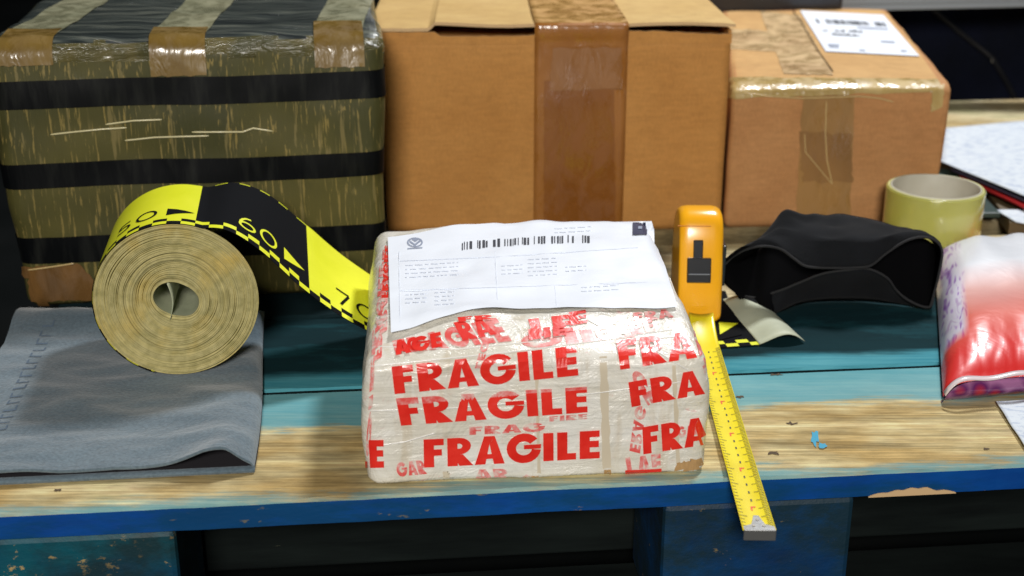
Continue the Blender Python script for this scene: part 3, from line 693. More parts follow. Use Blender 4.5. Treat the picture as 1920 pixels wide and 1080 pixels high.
# ------------------------------------------------------------ film wrapped box with black straps
wa = D(46, 578); wb = D(722, 545)
wx, wy, WW = frame(wa, wb); WH = 0.2245; WD = 0.30
wrap = thing('wrapped_box', wa, 'box in dark stretch film with black straps and glossy olive tape', 'wrapped box')
def wdef(p):
    q = p.copy(); q.x = WW / 2 + (q.x - WW / 2) * (1 + 0.055 * (q.z / WH)); q.y -= 0.006 * math.sin(math.pi * q.z / WH) * max(0, 1 - q.y / 0.1)
    q.y += 0.010 * (q.z / WH); return q
V, Fc = lumpy(wa, wx, wy, WW, WD, WH, 0.014, (70, 50, 50), 0.0035, 13, 8.0, wdef)
mfm = M('olive_stretch_film', rough=0.6, spec=0.22, coat=0.06)
_s1 = mfm.noise(90, (4.5, 4.5, 0.30), detail=4, rough=0.6, rot=(0, R(9), 0), dist=0.3); _s2 = mfm.noise(9, (1, 1, 1), detail=4)
_s3 = mfm.noise(60, (4, 4, 0.22), detail=3, rot=(0, R(-10), 0))
_c = mfm.mix(mfm.ramp(_s2, [(0.35, (0,)), (0.7, (1,))]), (0.050, 0.049, 0.015), (0.105, 0.090, 0.022))
_c = mfm.mix(mfm.math('MULTIPLY', mfm.ramp(_s1, [(0.58, (0,)), (0.64, (1,))]), 0.6), _c, (0.33, 0.24, 0.07))
_c = mfm.mix(mfm.math('MULTIPLY', mfm.ramp(_s3, [(0.60, (0,)), (0.66, (1,))]), 0.5), _c, (0.26, 0.20, 0.075))
mfm.color(_c).bump(mfm.mix(0.5, _s1, _s3), 0.45, 0.0015)
mfe = M('film_edge_gloss', rough=0.2, spec=0.5, coat=0.4)
_e1 = mfe.noise(45, (0.8, 3, 3), detail=5, dist=1.5)
mfe.color(mfe.ramp(mfe.noise(20, (2, 2, 0.6), detail=4), [(0.35, (0.075, 0.072, 0.030)), (0.7, (0.16, 0.13, 0.045))])).bump(_e1, 1.0, 0.005)
mtp = M('film_top_reflection', rough=0.28, spec=0.6, coat=0.4)  # bluish reflection on the glossy film, painted into the top's colour
_t = mtp.noise(24, (0.35, 5.5, 1), detail=6, dist=1.2)
mtp.color(mtp.ramp(_t, [(0.38, (0.015, 0.02, 0.021)), (0.52, (0.055, 0.066, 0.06)), (0.64, (0.15, 0.16, 0.13))])).bump(_t, 1.0, 0.003)
mi = []
for f_ in Fc:
    z = sum(V[k].z for k in f_) / 4; n_ = (V[f_[1]] - V[f_[0]]).cross(V[f_[2]] - V[f_[0]]); mi.append(1 if z > WH - 0.006 and abs(n_.z) > 0.8 * n_.length else (2 if z > WH - 0.016 else 0))
mesh('body', V, Fc, [mfm.m, mtp.m, mfe.m], wrap, mi=mi); WT = bvh(V, Fc)
STRAP = M('black_strap', rough=0.55, spec=0.1, coat=0.0)
_n = STRAP.noise(30, (3, 3, 0.5), detail=3, rot=(0, R(12), 0)); STRAP.color(STRAP.ramp(_n, [(0.5, (0.002, 0.0025, 0.003)), (0.78, (0.014, 0.015, 0.013))])).bump(_n, 0.5, 0.0015); STRAP = STRAP.m
cen = wa + wx * WW / 2 + wy * WD / 2
def zof(px, py):   # height on the wrapped box's front plane
    r = ray(px, py); t = (wa - CAM).dot(wy) / r.dot(wy); return (CAM + r * t).z
def strap(z0, z1):
    N = 260
    def fn(u, v):
        a = 2 * math.pi * u; z = z0 + (z1 - z0) * v + 0.0006 * math.sin(u * 30)
        # rounded-rect direction
        c, s = math.cos(a), math.sin(a); k = 1 / max(abs(c) / (WW / 2), abs(s) / (WD / 2))
        src = cen + wx * (c * k * 1.3) + wy * (s * k * 1.3) + UZ * z; tgt = cen + UZ * z + (wx * (c * k) + wy * (s * k)) * 0.9 - (wx * (c * k) + wy * (s * k)) * 0.0
        d = (cen + UZ * z - src)
        nd = -wy if abs(s) / (WD / 2) > abs(c) / (WW / 2) and s < 0 else None
        h = WT.ray_cast(src, d.normalized()); p = h[0] if h[0] is not None else tgt
        return p - d.normalized() * 0.0014
    V_, F_ = grid(fn, N, 4); return mesh('strap', V_, F_, STRAP, wrap)
for (ya, yb) in ((146, 197), (297, 342), (433, 482)): strap(zof(350, yb), zof(350, ya))
patch([(150, 520), (285, 515), (282, 455), (150, 460)], WT, wrap, STRAP, 0.0020, 'film_overlap', 8, 6, jag=4) if False else None
# tape strips over the top and down the front edge
TTOP = tape_mat('tape_over_top', (0.20, 0.20, 0.12), (0.27, 0.26, 0.16), 0.3)
TFR = tape_mat('tape_front_brown', (0.15, 0.088, 0.018), (0.20, 0.125, 0.028), 0.34, 0.7)
def wpt(x, y, z): return wa + wx * x + wy * y + UZ * z
def wstrip(xa, xb, zl, seed):
    G = Geo()
    def top(u, v):
        x = xa + (xb - xa) * u; y = 0.030 + (WD - 0.04) * v; x += 0.022 * v
        h = WT.ray_cast(wpt(x, y, WH + 0.1), -UZ); return (h[0] if h[0] is not None else wpt(x, y, WH)) + UZ * 0.001
    a = grid(top, 10, 30); mesh('packing_tape', a[0], a[1], TTOP, wrap)
    def fr(u, v):
        x = xa + (xb - xa) * u
        zz = zl + 0.0022 * noise.noise(Vector((u * 8, seed, 0)))
        a0_ = math.atan2(zz - (WH - 0.05), 0.05); a1_ = math.pi / 2 + 0.0; an = a0_ + (R(128) - a0_) * v * 0.70
        c = wpt(x, 0.05, WH - 0.05); d = -wy * math.cos(an) + UZ * math.sin(an)
        h = WT.ray_cast(c + d * 0.12, -d); return (h[0] if h[0] is not None else c) + d * 0.0012
    b = grid(fr, 10, 40); o = mesh('packing_tape', b[0], b[1], TFR, wrap)
def wx_of(px, py): r = ray(px, py); t = (wa - CAM).dot(wy) / r.dot(wy); return (CAM + r * t - wa).dot(wx)
wstrip(wx_of(0, 110) - 0.004, wx_of(96, 110), zof(0, 118), 1)
wstrip(wx_of(278, 110), wx_of(384, 110), zof(330, 140), 2)
wstrip(wx_of(590, 110), wx_of(684, 110), zof(640, 122), 3)
# torn film threads, tape at the lower corner, glints
THR = M('torn_film_thread', (0.62, 0.55, 0.30), 0.35, coat=0.4).m
for pp in ([(95, 252), (140, 247), (190, 242), (238, 239)], [(198, 233), (250, 226), (304, 224)], [(234, 263), (290, 257), (392, 254)], [(360, 247), (395, 247), (455, 247), (475, 240), (512, 246)]):
    tube_line(px_line(pp, WT, 0.0010), 0.0008, THR, wrap, 'torn_thread')
patch([(52, 572), (215, 568), (150, 494), (44, 500)], WT, wrap, tape_mat('corner_tape_brown', (0.12, 0.062, 0.02), (0.20, 0.10, 0.03), 0.2, 1.2), 0.0016, 'corner_tape', 16, 10, jag=5)
tube_line(px_line([(55, 505), (90, 500), (140, 492)], WT, 0.002), 0.0007, CREASE, wrap, 'tape_crease')

# ------------------------------------------------------------ grey cloth (flattened fabric tube)
mc = M('grey_fleece', rough=0.95, spec=0.1, sheen=0.35)
_f = mc.noise(420, detail=3); _l = mc.noise(12, (1, 3, 1), detail=5, dist=0.4)
mc.color(mc.mix(0.3, mc.ramp(_l, [(0.3, (0.088, 0.125, 0.153)), (0.7, (0.14, 0.185, 0.215))]), mc.ramp(_f, [(0.3, (0.2,)), (0.7, (0.8,))]), 'OVERLAY')).bump(mc.mix(0.55, _f, _l), 0.6, 0.002)
CG = mc.m
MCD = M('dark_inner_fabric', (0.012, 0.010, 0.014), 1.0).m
CQ = [(-130, 915), (478, 885), (502, 592), (52, 588)]       # BL BR TR TL on the deck
cloth = thing('folded_cloth', D(250, 760), 'grey folded fleece cloth lying under the striped measuring roll', 'cloth')
def cbase(u, v):
    x, y = quadpx(CQ, u, v); x += 5 * math.sin(v * 5) * u; return D(x, y, 0)
def wr(u, v, s):
    return wr0(u, v, s) + 0.0024 * noise.noise(Vector((u * 3 + v, v * 11, s))) + 0.0018 * abs(noise.noise(Vector((u * 5 - v * 3, v * 16, s + 7)))) 
def wr0(u, v, s):
    p = Vector((u * 3.0, v * 2.6, s)); a = noise.noise(p * 1.3) * 0.0030
    r1 = abs(noise.noise(Vector((u * 2.0 + v * 3.2, v * 7.0 - u * 1.5, s + 4)))); return a + 0.0035 * (0.4 - min(0.4, r1)) - 0.0005
def up(u, v):
    b = cbase(u, v); eu = max(0, (u - 0.95) / 0.05); hu = math.sqrt(max(0, 1 - eu * eu))
    lens = 0.0055 + 0.010 * math.exp(-((u - 0.905) / (0.05 if u > 0.905 else 0.12)) ** 2) * math.exp(-v * 4)
    back = max(0, (v - 0.90) / 0.10); hv = math.sqrt(max(0, 1 - back * back)); fold = 0.009 * math.exp(-((v - 0.90) / 0.07) ** 2)
    z = 0.004 + (lens + fold + wr(u, v, 1) * 0.9) * hu * hv
    dent = 0.0; return b + UZ * max(z, 0.0035)
def lo(u, v):
    b = cbase(u, v); b = b + uy * (-0.0022 * (1 - v)); return b + UZ * (0.0032 - 0.0006 * v)
G = Geo(); nu, nv = 110, 70
a = grid(up, nu, nv); G.add(a[0], a[1], 0)
# hem thickness at the open front of the upper layer
def hem(u, v): p = up(u, 0); return p - UZ * 0.0022 * v - uy * (0.0006 * math.sin(math.pi * v))
a = grid(hem, nu, 3); G.add(a[0], [f_[::-1] for f_ in a[1]], 0)
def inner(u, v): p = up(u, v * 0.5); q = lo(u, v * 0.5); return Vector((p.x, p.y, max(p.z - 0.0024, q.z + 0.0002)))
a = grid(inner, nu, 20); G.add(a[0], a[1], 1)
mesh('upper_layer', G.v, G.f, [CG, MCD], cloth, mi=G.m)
a = grid(lo, nu, 40); o = mesh('lower_layer', a[0], a[1], [CG, MCD], cloth, mi=[0 if k < nu else 1 for k in range(len(a[1]))]); solid(o, 0.0024, -1)
def hemr(u, v):      # rounded right fold
    an = -math.pi / 2 + math.pi * u; z1 = up(0.93, v).z; z0 = 0.001; c = cbase(0.985, v); rr = (up(0.955, v).z - 0.001) / 2
    return c + ux * (rr * 1.3 * math.cos(an)) + UZ * (0.001 + rr + rr * math.sin(an))
# raised band of knitted marks near the left edge
KN = M('knit_marks', (0.10, 0.14, 0.19), 0.95).m
G = Geo()
for i in range(16):
    v0 = 0.25 + 0.62 * i / 16
    for q in ([(0.13, v0), (0.175, v0), (0.175, v0 + 0.006), (0.13, v0 + 0.006)], [(0.13, v0), (0.136, v0), (0.136, v0 + 0.024), (0.13, v0 + 0.024)] if i % 3 else [(0.169, v0), (0.175, v0), (0.175, v0 + 0.024), (0.169, v0 + 0.024)]):
        g = drape_quads([q], lambda a_, b_: up(a_, b_) + UZ * 0.0006, 2); G.add(g.v, g.f)
mesh('knitted_marks', G.v, G.f, KN, cloth, smooth=False)

# ------------------------------------------------------------ striped measuring roll
RB = D(344, 703, 0.0115); RR = 0.0585; ryaw = R(9.0)
rx = Vector((math.cos(ryaw), math.sin(ryaw), 0)); ra = Vector((-math.sin(ryaw), math.cos(ryaw), 0)); RC = RB + UZ * RR; RWD = 0.098
roll = thing('scale_tape_roll', RB, 'big roll of yellow and black marker tape printed 50, 60, 70', 'marker tape roll')
def rp(a, r, y): return RC + rx * (r * math.cos(a)) + UZ * (r * math.sin(a)) + ra * y
# spiral body: concentric turns with irregular radii, seen edge-on
mr = M('paper_roll_edge', rough=0.85)
_v = mr.node('ShaderNodeAttribute'); _v.attribute_name = 'turn'
_e = mr.noise(160, detail=4); _e2 = mr.noise(30, detail=3)
_c = mr.mix(mr.ramp(_e, [(0.35, (0,)), (0.65, (1,))]), (0.34, 0.30, 0.12), (0.48, 0.42, 0.19))
_c = mr.mix(mr.math('MULTIPLY', mr.ramp(_e2, [(0.5, (0,)), (0.7, (1,))]), 0.5), _c, (0.55, 0.38, 0.07))
_c = mr.mix(mr.math('MULTIPLY', mr.ramp(_v.outputs['Fac'], [(0.0, (1,)), (0.35, (0.4,)), (0.6, (0,))]), 0.5), _c, (0.07, 0.055, 0.02))
mr.color(_c)
rr_ = random.Random(5); radii = [0.0145]
while radii[-1] < RR - 0.0013: radii.append(radii[-1] + rr_.choice([0.0008, 0.0011, 0.0013, 0.0013, 0.0018]))
radii = [r for r in radii if r < RR - 0.0009]
N = 120; G = Geo(); att = []
gapset = set(rr_.sample(range(2, len(radii) - 2), 10))
def wob(a, k): return 0.0007 * noise.noise(Vector((math.cos(a) * 1.5, math.sin(a) * 1.5, k * 0.35))) + (0.0022 * math.exp(-k / 6.0)) * math.cos(2 * a + 0.8 + k * 0.15)
prof = []
for k, r in enumerate(radii + [RR - 0.0006]):
    yy = rr_.uniform(-0.0005, 0.0005) + 0.0013 * math.sin(k * 0.9 + math.sin(k * 0.37) * 2) + 0.0028 * max(0, (1 - k / 12.0)) + 0.0006 * k / len(radii)
    prof.append((r - 0.00035, yy + (0.006 if k in gapset else 0.0008), 0.0, k)); prof.append((r - 0.0001, yy, 1.0, k)); prof.append((r + 0.00035, yy, 1.0, k))
prof.append((RR - 0.0003, 0.001, 1.0, len(radii)))
for (r, y, at_, k) in prof:
    for i in range(N):
        a_ = 2 * math.pi * i / N; fade = min(1, (RR - r) / 0.006)
        G.v.append(rp(a_, r + wob(a_, k) * fade, y)); att.append(at_)
K = len(prof)
for k in range(K - 1):
    for i in range(N): G.f.append((k * N + i, k * N + (i + 1) % N, (k + 1) * N + (i + 1) % N, (k + 1) * N + i))
rb_ = mesh('wound_layers', G.v, G.f, mr.m, roll)
at = rb_.data.attributes.new('turn', 'FLOAT', 'POINT')
for i, v_ in enumerate(att): at.data[i].value = v_
CORE = M('core_liner', rough=0.7); CORE.color(CORE.ramp(CORE.noise(40, detail=3), [(0.3, (0.30, 0.33, 0.22)), (0.7, (0.46, 0.48, 0.33))])); CORE = CORE.m
def core(u, v):
    a_ = 2 * math.pi * u; r = radii[0] - 0.0004 + wob(a_, 0); return rp(a_, r, 0.003 + (RWD - 0.004) * v)
a = grid(core, 64, 8); mesh('core_liner', a[0], a[1], CORE, roll)
# loose inner end curling inside the core
def loose(u, v):
    t = u; x = -0.006 + 0.003 * math.sin(t * 3); z = -0.0150 + 0.028 * t; return RC + rx * (x + 0.004 * t * v) + UZ * (z if True else 0) + ra * (0.001 + 0.05 * v)
a = grid(loose, 10, 6); o = mesh('loose_inner_end', a[0], a[1], M('inner_end_pale', (0.50, 0.53, 0.36), 0.7).m, roll); solid(o, 0.0003)
# printed strip: outer turn + the run going right
YEL = M('marker_yellow', rough=0.42, coat=0.1); YEL.color(YEL.ramp(YEL.noise(30, detail=3), [(0.3, (0.76, 0.80, 0.012)), (0.7, (0.84, 0.86, 0.03))])); YEL = YEL.m
BLK = M('marker_black', (0.004, 0.0045, 0.006), 0.85, spec=0.08).m
PALE = M('strip_backing', rough=0.6); PALE.color(PALE.ramp(PALE.noise(25, detail=3), [(0.3, (0.40, 0.42, 0.30)), (0.7, (0.55, 0.58, 0.44))])); PALE = PALE.m
path = []  # (x along rx, z above deck, y shift)
a_start, a_end = R(250), R(68)
nA = 120
c0 = 0.0; z0 = RC.z
for i in range(nA + 1):
    a_ = a_start + (a_end - a_start) * i / nA; path.append((RR * math.cos(a_), z0 + RR * math.sin(a_)))
ctrl = [path[-1], (0.040, 0.1215), (0.062, 0.105), (0.090, 0.0745), (0.118, 0.050), (0.146, 0.0315), (0.166, 0.018), (0.180, 0.004), (0.20, 0.0012)]
def cat(P, n=14):
    out = []
    Q = [P[0]] + P + [P[-1]]
    for i in range(1, len(Q) - 2):
        for k in range(n):
            t = k / n; a0, a1, a2, a3 = Q[i - 1], Q[i], Q[i + 1], Q[i + 2]
            out.append(tuple(0.5 * (2 * a1[d] + (-a0[d] + a2[d]) * t + (2 * a0[d] - 5 * a1[d] + 4 * a2[d] - a3[d]) * t * t + (-a0[d] + 3 * a1[d] - 3 * a2[d] + a3[d]) * t ** 3) for d in range(len(a1))))
    out.append(tuple(P[-1])); return out
path += cat(ctrl)[1:]
endx = (D(1462, 600) - RC).dot(rx)
midx = (D(1385, 600) - RC).dot(rx)
path += [(0.30, 0.0012), (midx - 0.03, 0.0012), (midx, 0.0014)]
cum = [0]
for i in range(1, len(path)): cum.append(cum[-1] + math.hypot(path[i][0] - path[i - 1][0], path[i][1] - path[i - 1][1]))
def sp_at(s):
    lo_, hi = 0, len(cum) - 1
    while hi - lo_ > 1:
        m_ = (lo_ + hi) // 2
        if cum[m_] <= s: lo_ = m_
        else: hi = m_
    t = (s - cum[lo_]) / max(1e-9, cum[hi] - cum[lo_]); p, q = path[lo_], path[hi]
    return p[0] + (q[0] - p[0]) * t, p[1] + (q[1] - p[1]) * t, Vector((q[0] - p[0], q[1] - p[1]))
RC0 = Vector((RC.x, RC.y, 0))
def strip_pt(s, t, off=0.0):
    x, z, tg = sp_at(s); tg = tg.normalized() if tg.length else Vector((1, 0)); n_ = Vector((-tg.y, tg.x))
    sh = 0.02 * max(0, min(1, (x - 0.02) / 0.15)) ** 2 * 0.0
    dy = -0.010 * max(0, min(1, (x - 0.25) / 0.15))     # swings a little to pass under the parcel
    tw = max(0, min(1, (x - 0.012) / 0.075)); tw = tw * tw * (3 - 2 * tw) if z > RC.z or x > RR * 0.99 else 0
    z += (t / RWD) * 0.021 * tw * max(0, 1 - max(0, x - 0.10) / 0.11)
    return RC0 + rx * (x + n_.x * off) + UZ * (z + n_.y * off) + ra * (t - 0.0004 - dy)
# boundary 50|60 at pixel (372,400): find s where x ~ there
xb_ = (Y(366, 440, RC.y) - RC).dot(rx)
sB = min(range(len(path)), key=lambda i: abs(path[i][0] - xb_) + (0 if path[i][1] > RC.z else 1)); sB = cum[sB]
BL = 0.099; CHK = BL / 10
total = cum[-1]
ts = [0, 0.0005, 0.0065, 0.0125] + [0.0125 + (RWD - 0.0145) * k / 5 for k in range(1, 6)] + [RWD - 0.0013, RWD]
s_list = []; k0 = math.floor((0 - sB) / CHK); s = sB + k0 * CHK
marks = []
while s < total:
    for j in range(4): marks.append((s + CHK * j / 4, math.floor((s - sB) / CHK + 1e-6)))
    s += CHK
marks = [m_ for m_ in marks if 0 <= m_[0] < total]
G = Geo(); nt_ = len(ts)
ss = [m_[0] for m_ in marks] + [total]
for s in ss: G.v += [strip_pt(s, t) for t in ts]
for i in range(len(ss) - 1):
    ci = marks[i][1]; blk = (ci // 10) % 2 == 0   # black block right after sB
    for j in range(nt_ - 1):
        t = ts[j]; base = 1 if blk else 0
        if j == 0: m_ = 1
        elif j == 1: m_ = 1 if ci % 2 == 0 else 0
        elif j == 2: m_ = (1 if ci % 2 else 0)
        elif j == nt_ - 2: m_ = (0 if ci % 2 else 1) if blk else base
        else: m_ = base
        G.f.append((i * nt_ + j, (i + 1) * nt_ + j, (i + 1) * nt_ + j + 1, i * nt_ + j + 1)); G.m.append(m_)
strip = mesh('printed_strip', G.v, G.f, [YEL, BLK, PALE], roll, mi=G.m)
solid(strip, 0.0003, -1)
# digits drawn as strokes
def stroke(pts, wd, closed=False):
    out = []; n = len(pts)
    nrm = []
    for i in range(n):
        a_ = pts[i - 1] if (closed or i > 0) else pts[i]; b_ = pts[(i + 1) % n] if (closed or i < n - 1) else pts[i]
        d = (b_[0] - a_[0], b_[1] - a_[1]); L_ = math.hypot(*d) or 1; nrm.append((-d[1] / L_ * wd / 2, d[0] / L_ * wd / 2))
    for i in range(n if closed else n - 1):
        j = (i + 1) % n; out.append([(pts[i][0] - nrm[i][0], pts[i][1] - nrm[i][1]), (pts[j][0] - nrm[j][0], pts[j][1] - nrm[j][1]), (pts[j][0] + nrm[j][0], pts[j][1] + nrm[j][1]), (pts[i][0] + nrm[i][0], pts[i][1] + nrm[i][1])])
    return out
def arc(cx, cy, rx_, ry_, a0, a1, n=18): return [(cx + rx_ * math.cos(R(a0 + (a1 - a0) * i / n)), cy + ry_ * math.sin(R(a0 + (a1 - a0) * i / n))) for i in range(n + 1)]
DG = {'0': stroke(arc(.40, .5, .36, .45, 0, 342, 19), .11, True),
      '6': stroke(arc(.36, .30, .31, .25, 0, 342, 19), .11, True) + stroke([(.06, .36), (.08, .52), (.16, .72), (.30, .88), (.50, .95)], .11),
      '5': stroke([(.62, .94), (.18, .94)], .11) + stroke([(.18, .90), (.14, .56)], .11) + stroke([(.14, .54), (.30, .60)] + arc(.34, .31, .30, .27, 80, -140, 14), .11),
      '7': stroke([(.05, .94), (.62, .94)], .11) + stroke([(.60, .88), (.22, .0)], .11)}
def number(txt, s0_, t0, hh, mat):
    G = Geo(); x = 0
    for ch in txt:
        g = drape_quads([[(p[0] + x, p[1]) for p in q] for q in DG[ch]], lambda a_, b_: strip_pt(s0_ + a_ * hh, t0 + b_ * hh, 0.0004), 2); G.add(g.v, g.f); x += 0.92
    g = drape_quads([[(x + 0.25, 0.05), (x + 1.25, 0.45), (x + 1.25, 0.46), (x + 0.25, 0.85)]], lambda a_, b_: strip_pt(s0_ + a_ * hh, t0 + b_ * hh, 0.0004), 3); G.add(g.v, g.f)
    mesh('printed_number', G.v, G.f, mat, strip, smooth=False)
number('50', sB - 0.062, 0.0185, 0.0195, BLK); number('60', sB + BL - 0.068, 0.0165, 0.0205, YEL); number('70', sB + 2 * BL - 0.074, 0.0165, 0.0205, BLK)
# pale curled tail end right of the tape measure
T0 = strip_pt(total, 0); 
def tail(u, v):
    a_ = strip_pt(total - 0.001, v * RWD); x = u * (endx - midx + 0.004); c = 0.010 * math.sin(math.pi * min(1, u * 1.0)) * (1 - 0.5 * v)
    return a_ + rx * (x * (1 - 0.15 * v)) + UZ * (0.0006 + c * (0.35 + 0.65 * u)) + ra * 0.0
a = grid(tail, 24, 12); o = mesh('pale_tail_end', a[0], a[1], PALE, roll); solid(o, 0.0004)
# arrow on the tail's black block
q0 = [D(1350, 628, 0.003), D(1353, 604, 0.003), D(1382, 606, 0.003), D(1352, 630, 0.003)]
G = Geo()
def blkpt(px, py): return D(px, py, 0.0018)
mesh('tail_black_block', [D(1335, 640, 0.0021), D(1392, 627, 0.0021), D(1360, 545, 0.0021), D(1335, 545, 0.0021)], [(0, 1, 2, 3)], BLK, roll, smooth=False)
mesh('printed_arrow', [D(1350, 627, 0.0026), D(1384, 606, 0.0026), D(1348, 604, 0.0026)], [(0, 1, 2)], YEL, roll, smooth=False)

# ------------------------------------------------------------ tape measure
TM = D(1311, 608); tmx = Vector((1, 0.10, 0)).normalized()
bd = (D(1424, 1004, 0.004) - D(1326, 655, 0.004)); bdir = Vector((bd.x, bd.y, 0)).normalized()      # blade runs towards the viewer
tmy = -bdir; tmx = Vector((tmy.y, -tmy.x, 0))
tm = thing('tape_measure', TM, 'orange tape measure with black lock and yellow blade pulled over the pallet edge', 'tape measure')
ORA = M('orange_plastic', rough=0.28, coat=0.3); ORA.color(ORA.ramp(ORA.noise(12, detail=3), [(0.3, (0.95, 0.41, 0.008)), (0.7, (0.97, 0.47, 0.012))])); ORA = ORA.m
BP = M('black_plastic', (0.012, 0.013, 0.018), 0.3, coat=0.2).m
prof = [(0.000, 0.006), (0.0, 0.004), (0.004, 0.001), (0.030, 0.0), (0.066, 0.001), (0.072, 0.006), (0.074, 0.03), (0.072, 0.058), (0.064, 0.076), (0.050, 0.087), (0.032, 0.090), (0.020, 0.086), (0.013, 0.074), (0.008, 0.055), (0.003, 0.030), (0.001, 0.014)]
pr = cat([tuple(p) for p in prof] + [prof[0]], 4)[:-1]
def tpt(x, y, z): return TM + tmx * x + tmy * y + UZ * z
hw = 0.0178; cy_, cz_ = 0.038, 0.042; lay = [(-hw, 0.80), (-hw, 0.90), (-hw + 0.0012, 0.95), (-hw + 0.004, 0.985), (-hw + 0.008, 1.0), (hw - 0.008, 1.0), (hw - 0.004, 0.985), (hw - 0.0012, 0.95), (hw, 0.90), (hw, 0.80)]
V = []; n = len(pr)
for (x, s) in lay:
    for (y, z) in pr: V.append(tpt(x, cy_ + (y - cy_) * s, cz_ + (z - cz_) * s))
Fs = [(k * n + i, (k + 1) * n + i, (k + 1) * n + (i + 1) % n, k * n + (i + 1) % n) for k in range(len(lay) - 1) for i in range(n)]
Fs += [tuple(range(n)), tuple((len(lay) - 1) * n + i for i in range(n))[::-1]]
case = mesh('case', V, Fs, ORA, tm); TT = bvh(V, Fs)
def lump(cx, cy, wx_, hy, dep, mat, name, par):
    c = hitpx(TT, cx, cy, 0.0) or tpt(0, 0, 0.04); sc_ = F / ((c - CAM).length)
    w_, h_ = wx_ / sc_, hy / sc_; upv = Vector((tmy.x * 0.22, tmy.y * 0.22, 1)).normalized(); nv_ = tmx.cross(upv).normalized()
    if nv_.dot(CAM - c) < 0: nv_ = -nv_
    v_, f_ = box(c - tmx * w_ / 2 - upv * h_ / 2 - nv_ * 0.003, tmx * w_, nv_ * (dep + 0.003), upv * h_)
    return mesh(name, v_, f_, mat, par, smooth=False, bevel=0.0008)
lk = lump(1310, 506, 44, 46, 0.0045, BP, 'lock_button', tm)
lump(1309, 468, 18, 36, 0.0018, BP, 'lock_slot', tm)
lump(1310, 513, 40, 2, 0.0052, M('grey_line', (0.25, 0.27, 0.33), 0.4).m, 'ridge', lk)
lump(1320, 596, 34, 9, 0.0016, M('mouth_dark_orange', (0.25, 0.05, 0.01), 0.6).m, 'mouth', tm)
lump(1302, 424, 62, 1.6, 0.0006, M('case_seam_orange', (0.50, 0.16, 0.004), 0.5).m, 'case_seam', tm)
# side clip and dark grip
v, f = box(tpt(hw - 0.0005, 0.010, 0.030), tmx * 0.003, tmy * 0.045, UZ * 0.035); mesh('side_grip', v, f, BP, tm, smooth=False, bevel=0.001)
mb = M('blade_yellow', rough=0.35, coat=0.2)
_t = mb.node('ShaderNodeTexCoord'); _x = mb.node('ShaderNodeSeparateXYZ'); mb.link(_t.outputs['UV'], _x.inputs[0])
mb.color(mb.ramp(mb.noise(50, detail=3), [(0.3, (0.80, 0.64, 0.01)), (0.7, (0.88, 0.74, 0.02))]))
b0 = D(1325, 652, 0.003); b1_ = D(1424, 1002, 0.004)
hl = (b1_ - b0); HL = hl.length; hd = hl.normalized(); hn = Vector((-hd.y, hd.x, 0)).normalized()
bw = 0.0098; back = 0.045
def blade(u, v, off=0.0):
    s = -back + (HL + back) * u; t = (v - 0.5) * 2
    z = 0.0034 + (0.0016 * t * t) + 0.002 * max(0, (u - 0.6)) 
    if s < 0: z += 0.010 * (s / back) ** 2
    return Vector((b0.x, b0.y, 0)) + hd * s + hn * (t * bw) + UZ * (z + off)
a = grid(blade, 60, 8); bl = mesh('blade', a[0], a[1], mb.m, tm); solid(bl, 0.0003)
G = Geo(); G2 = Geo(); nmm = int(HL * 1000)
TICK = M('blade_tick', (0.03, 0.03, 0.02), 0.5).m; TRED = M('blade_red_print', (0.80, 0.10, 0.02), 0.5).m
for i in range(4, nmm, 2):
    u = (back + i / 1000) / (HL + back); du = 0.00028 / (HL + back)
    e = 0.30 if i % 10 == 0 else (0.16 if i % 10 else 0.2)
    for (v0, v1) in ((0.98 - e, 0.98),) + (((0.02, 0.02 + e * 0.8),) if i % 4 == 0 else ()):
        g = drape_quads([[(u - du, v0), (u + du, v0), (u + du, v1), (u - du, v1)]], lambda a_, b_: blade(a_, b_, 0.0003), 1); G.add(g.v, g.f)
for i in range(10, nmm - 4, 10):
    u = (back + i / 1000) / (HL + back); m_ = G2 if (i % 50 == 0) else G
    k = 0.0024 / (HL + back)
    for q in ([(u - k, 0.44), (u - k * 0.5, 0.44), (u - k * 0.5, 0.60), (u - k, 0.60)], [(u - k * 0.5, 0.44), (u + k, 0.44), (u + k, 0.49), (u - k * 0.5, 0.49)]) if i % 50 == 0 else ([(u - k * .6, 0.50), (u + k * .6, 0.50), (u + k * .6, 0.55), (u - k * .6, 0.55)],):
        g = drape_quads([q], lambda a_, b_: blade(a_, b_, 0.0003), 1); m_.add(g.v, g.f)
mesh('graduations', G.v, G.f, TICK, bl, smooth=False); 
for k in range(len(G2.v) // 8): mesh('red_figure', G2.v[8 * k:8 * k + 8], [tuple(i - 8 * k for i in f_) for f_ in G2.f[2 * k:2 * k + 2]], TRED, bl, smooth=False)
STEEL = M('hook_steel', (0.72, 0.72, 0.70), 0.25); STEEL.set('Metallic', 0.9); STEEL.bump(STEEL.noise(200, detail=2), 0.2, 0.0005); STEEL = STEEL.m
G = Geo(); e0 = blade(1, 0.5)
def hookpt(x, y, z): return Vector((e0.x, e0.y, e0.z)) + hn * -x + hd * y + UZ * z
pl = [(-0.0092, 0.001), (0.0092, 0.001), (0.0092, -0.0035), (0.004, -0.006), (0.0015, -0.016), (-0.0015, -0.016), (-0.004, -0.006), (-0.0092, -0.0035)]
n = len(pl)
V = [hookpt(x, y, 0.0022) for x, y in pl] + [hookpt(x, y, 0.0012) for x, y in pl]
Fs = [tuple(range(n)), tuple(range(n, 2 * n))[::-1]] + [(i, i + n, (i + 1) % n + n, (i + 1) % n) for i in range(n)]
hk = mesh('hook', V, Fs, STEEL, tm, smooth=False)
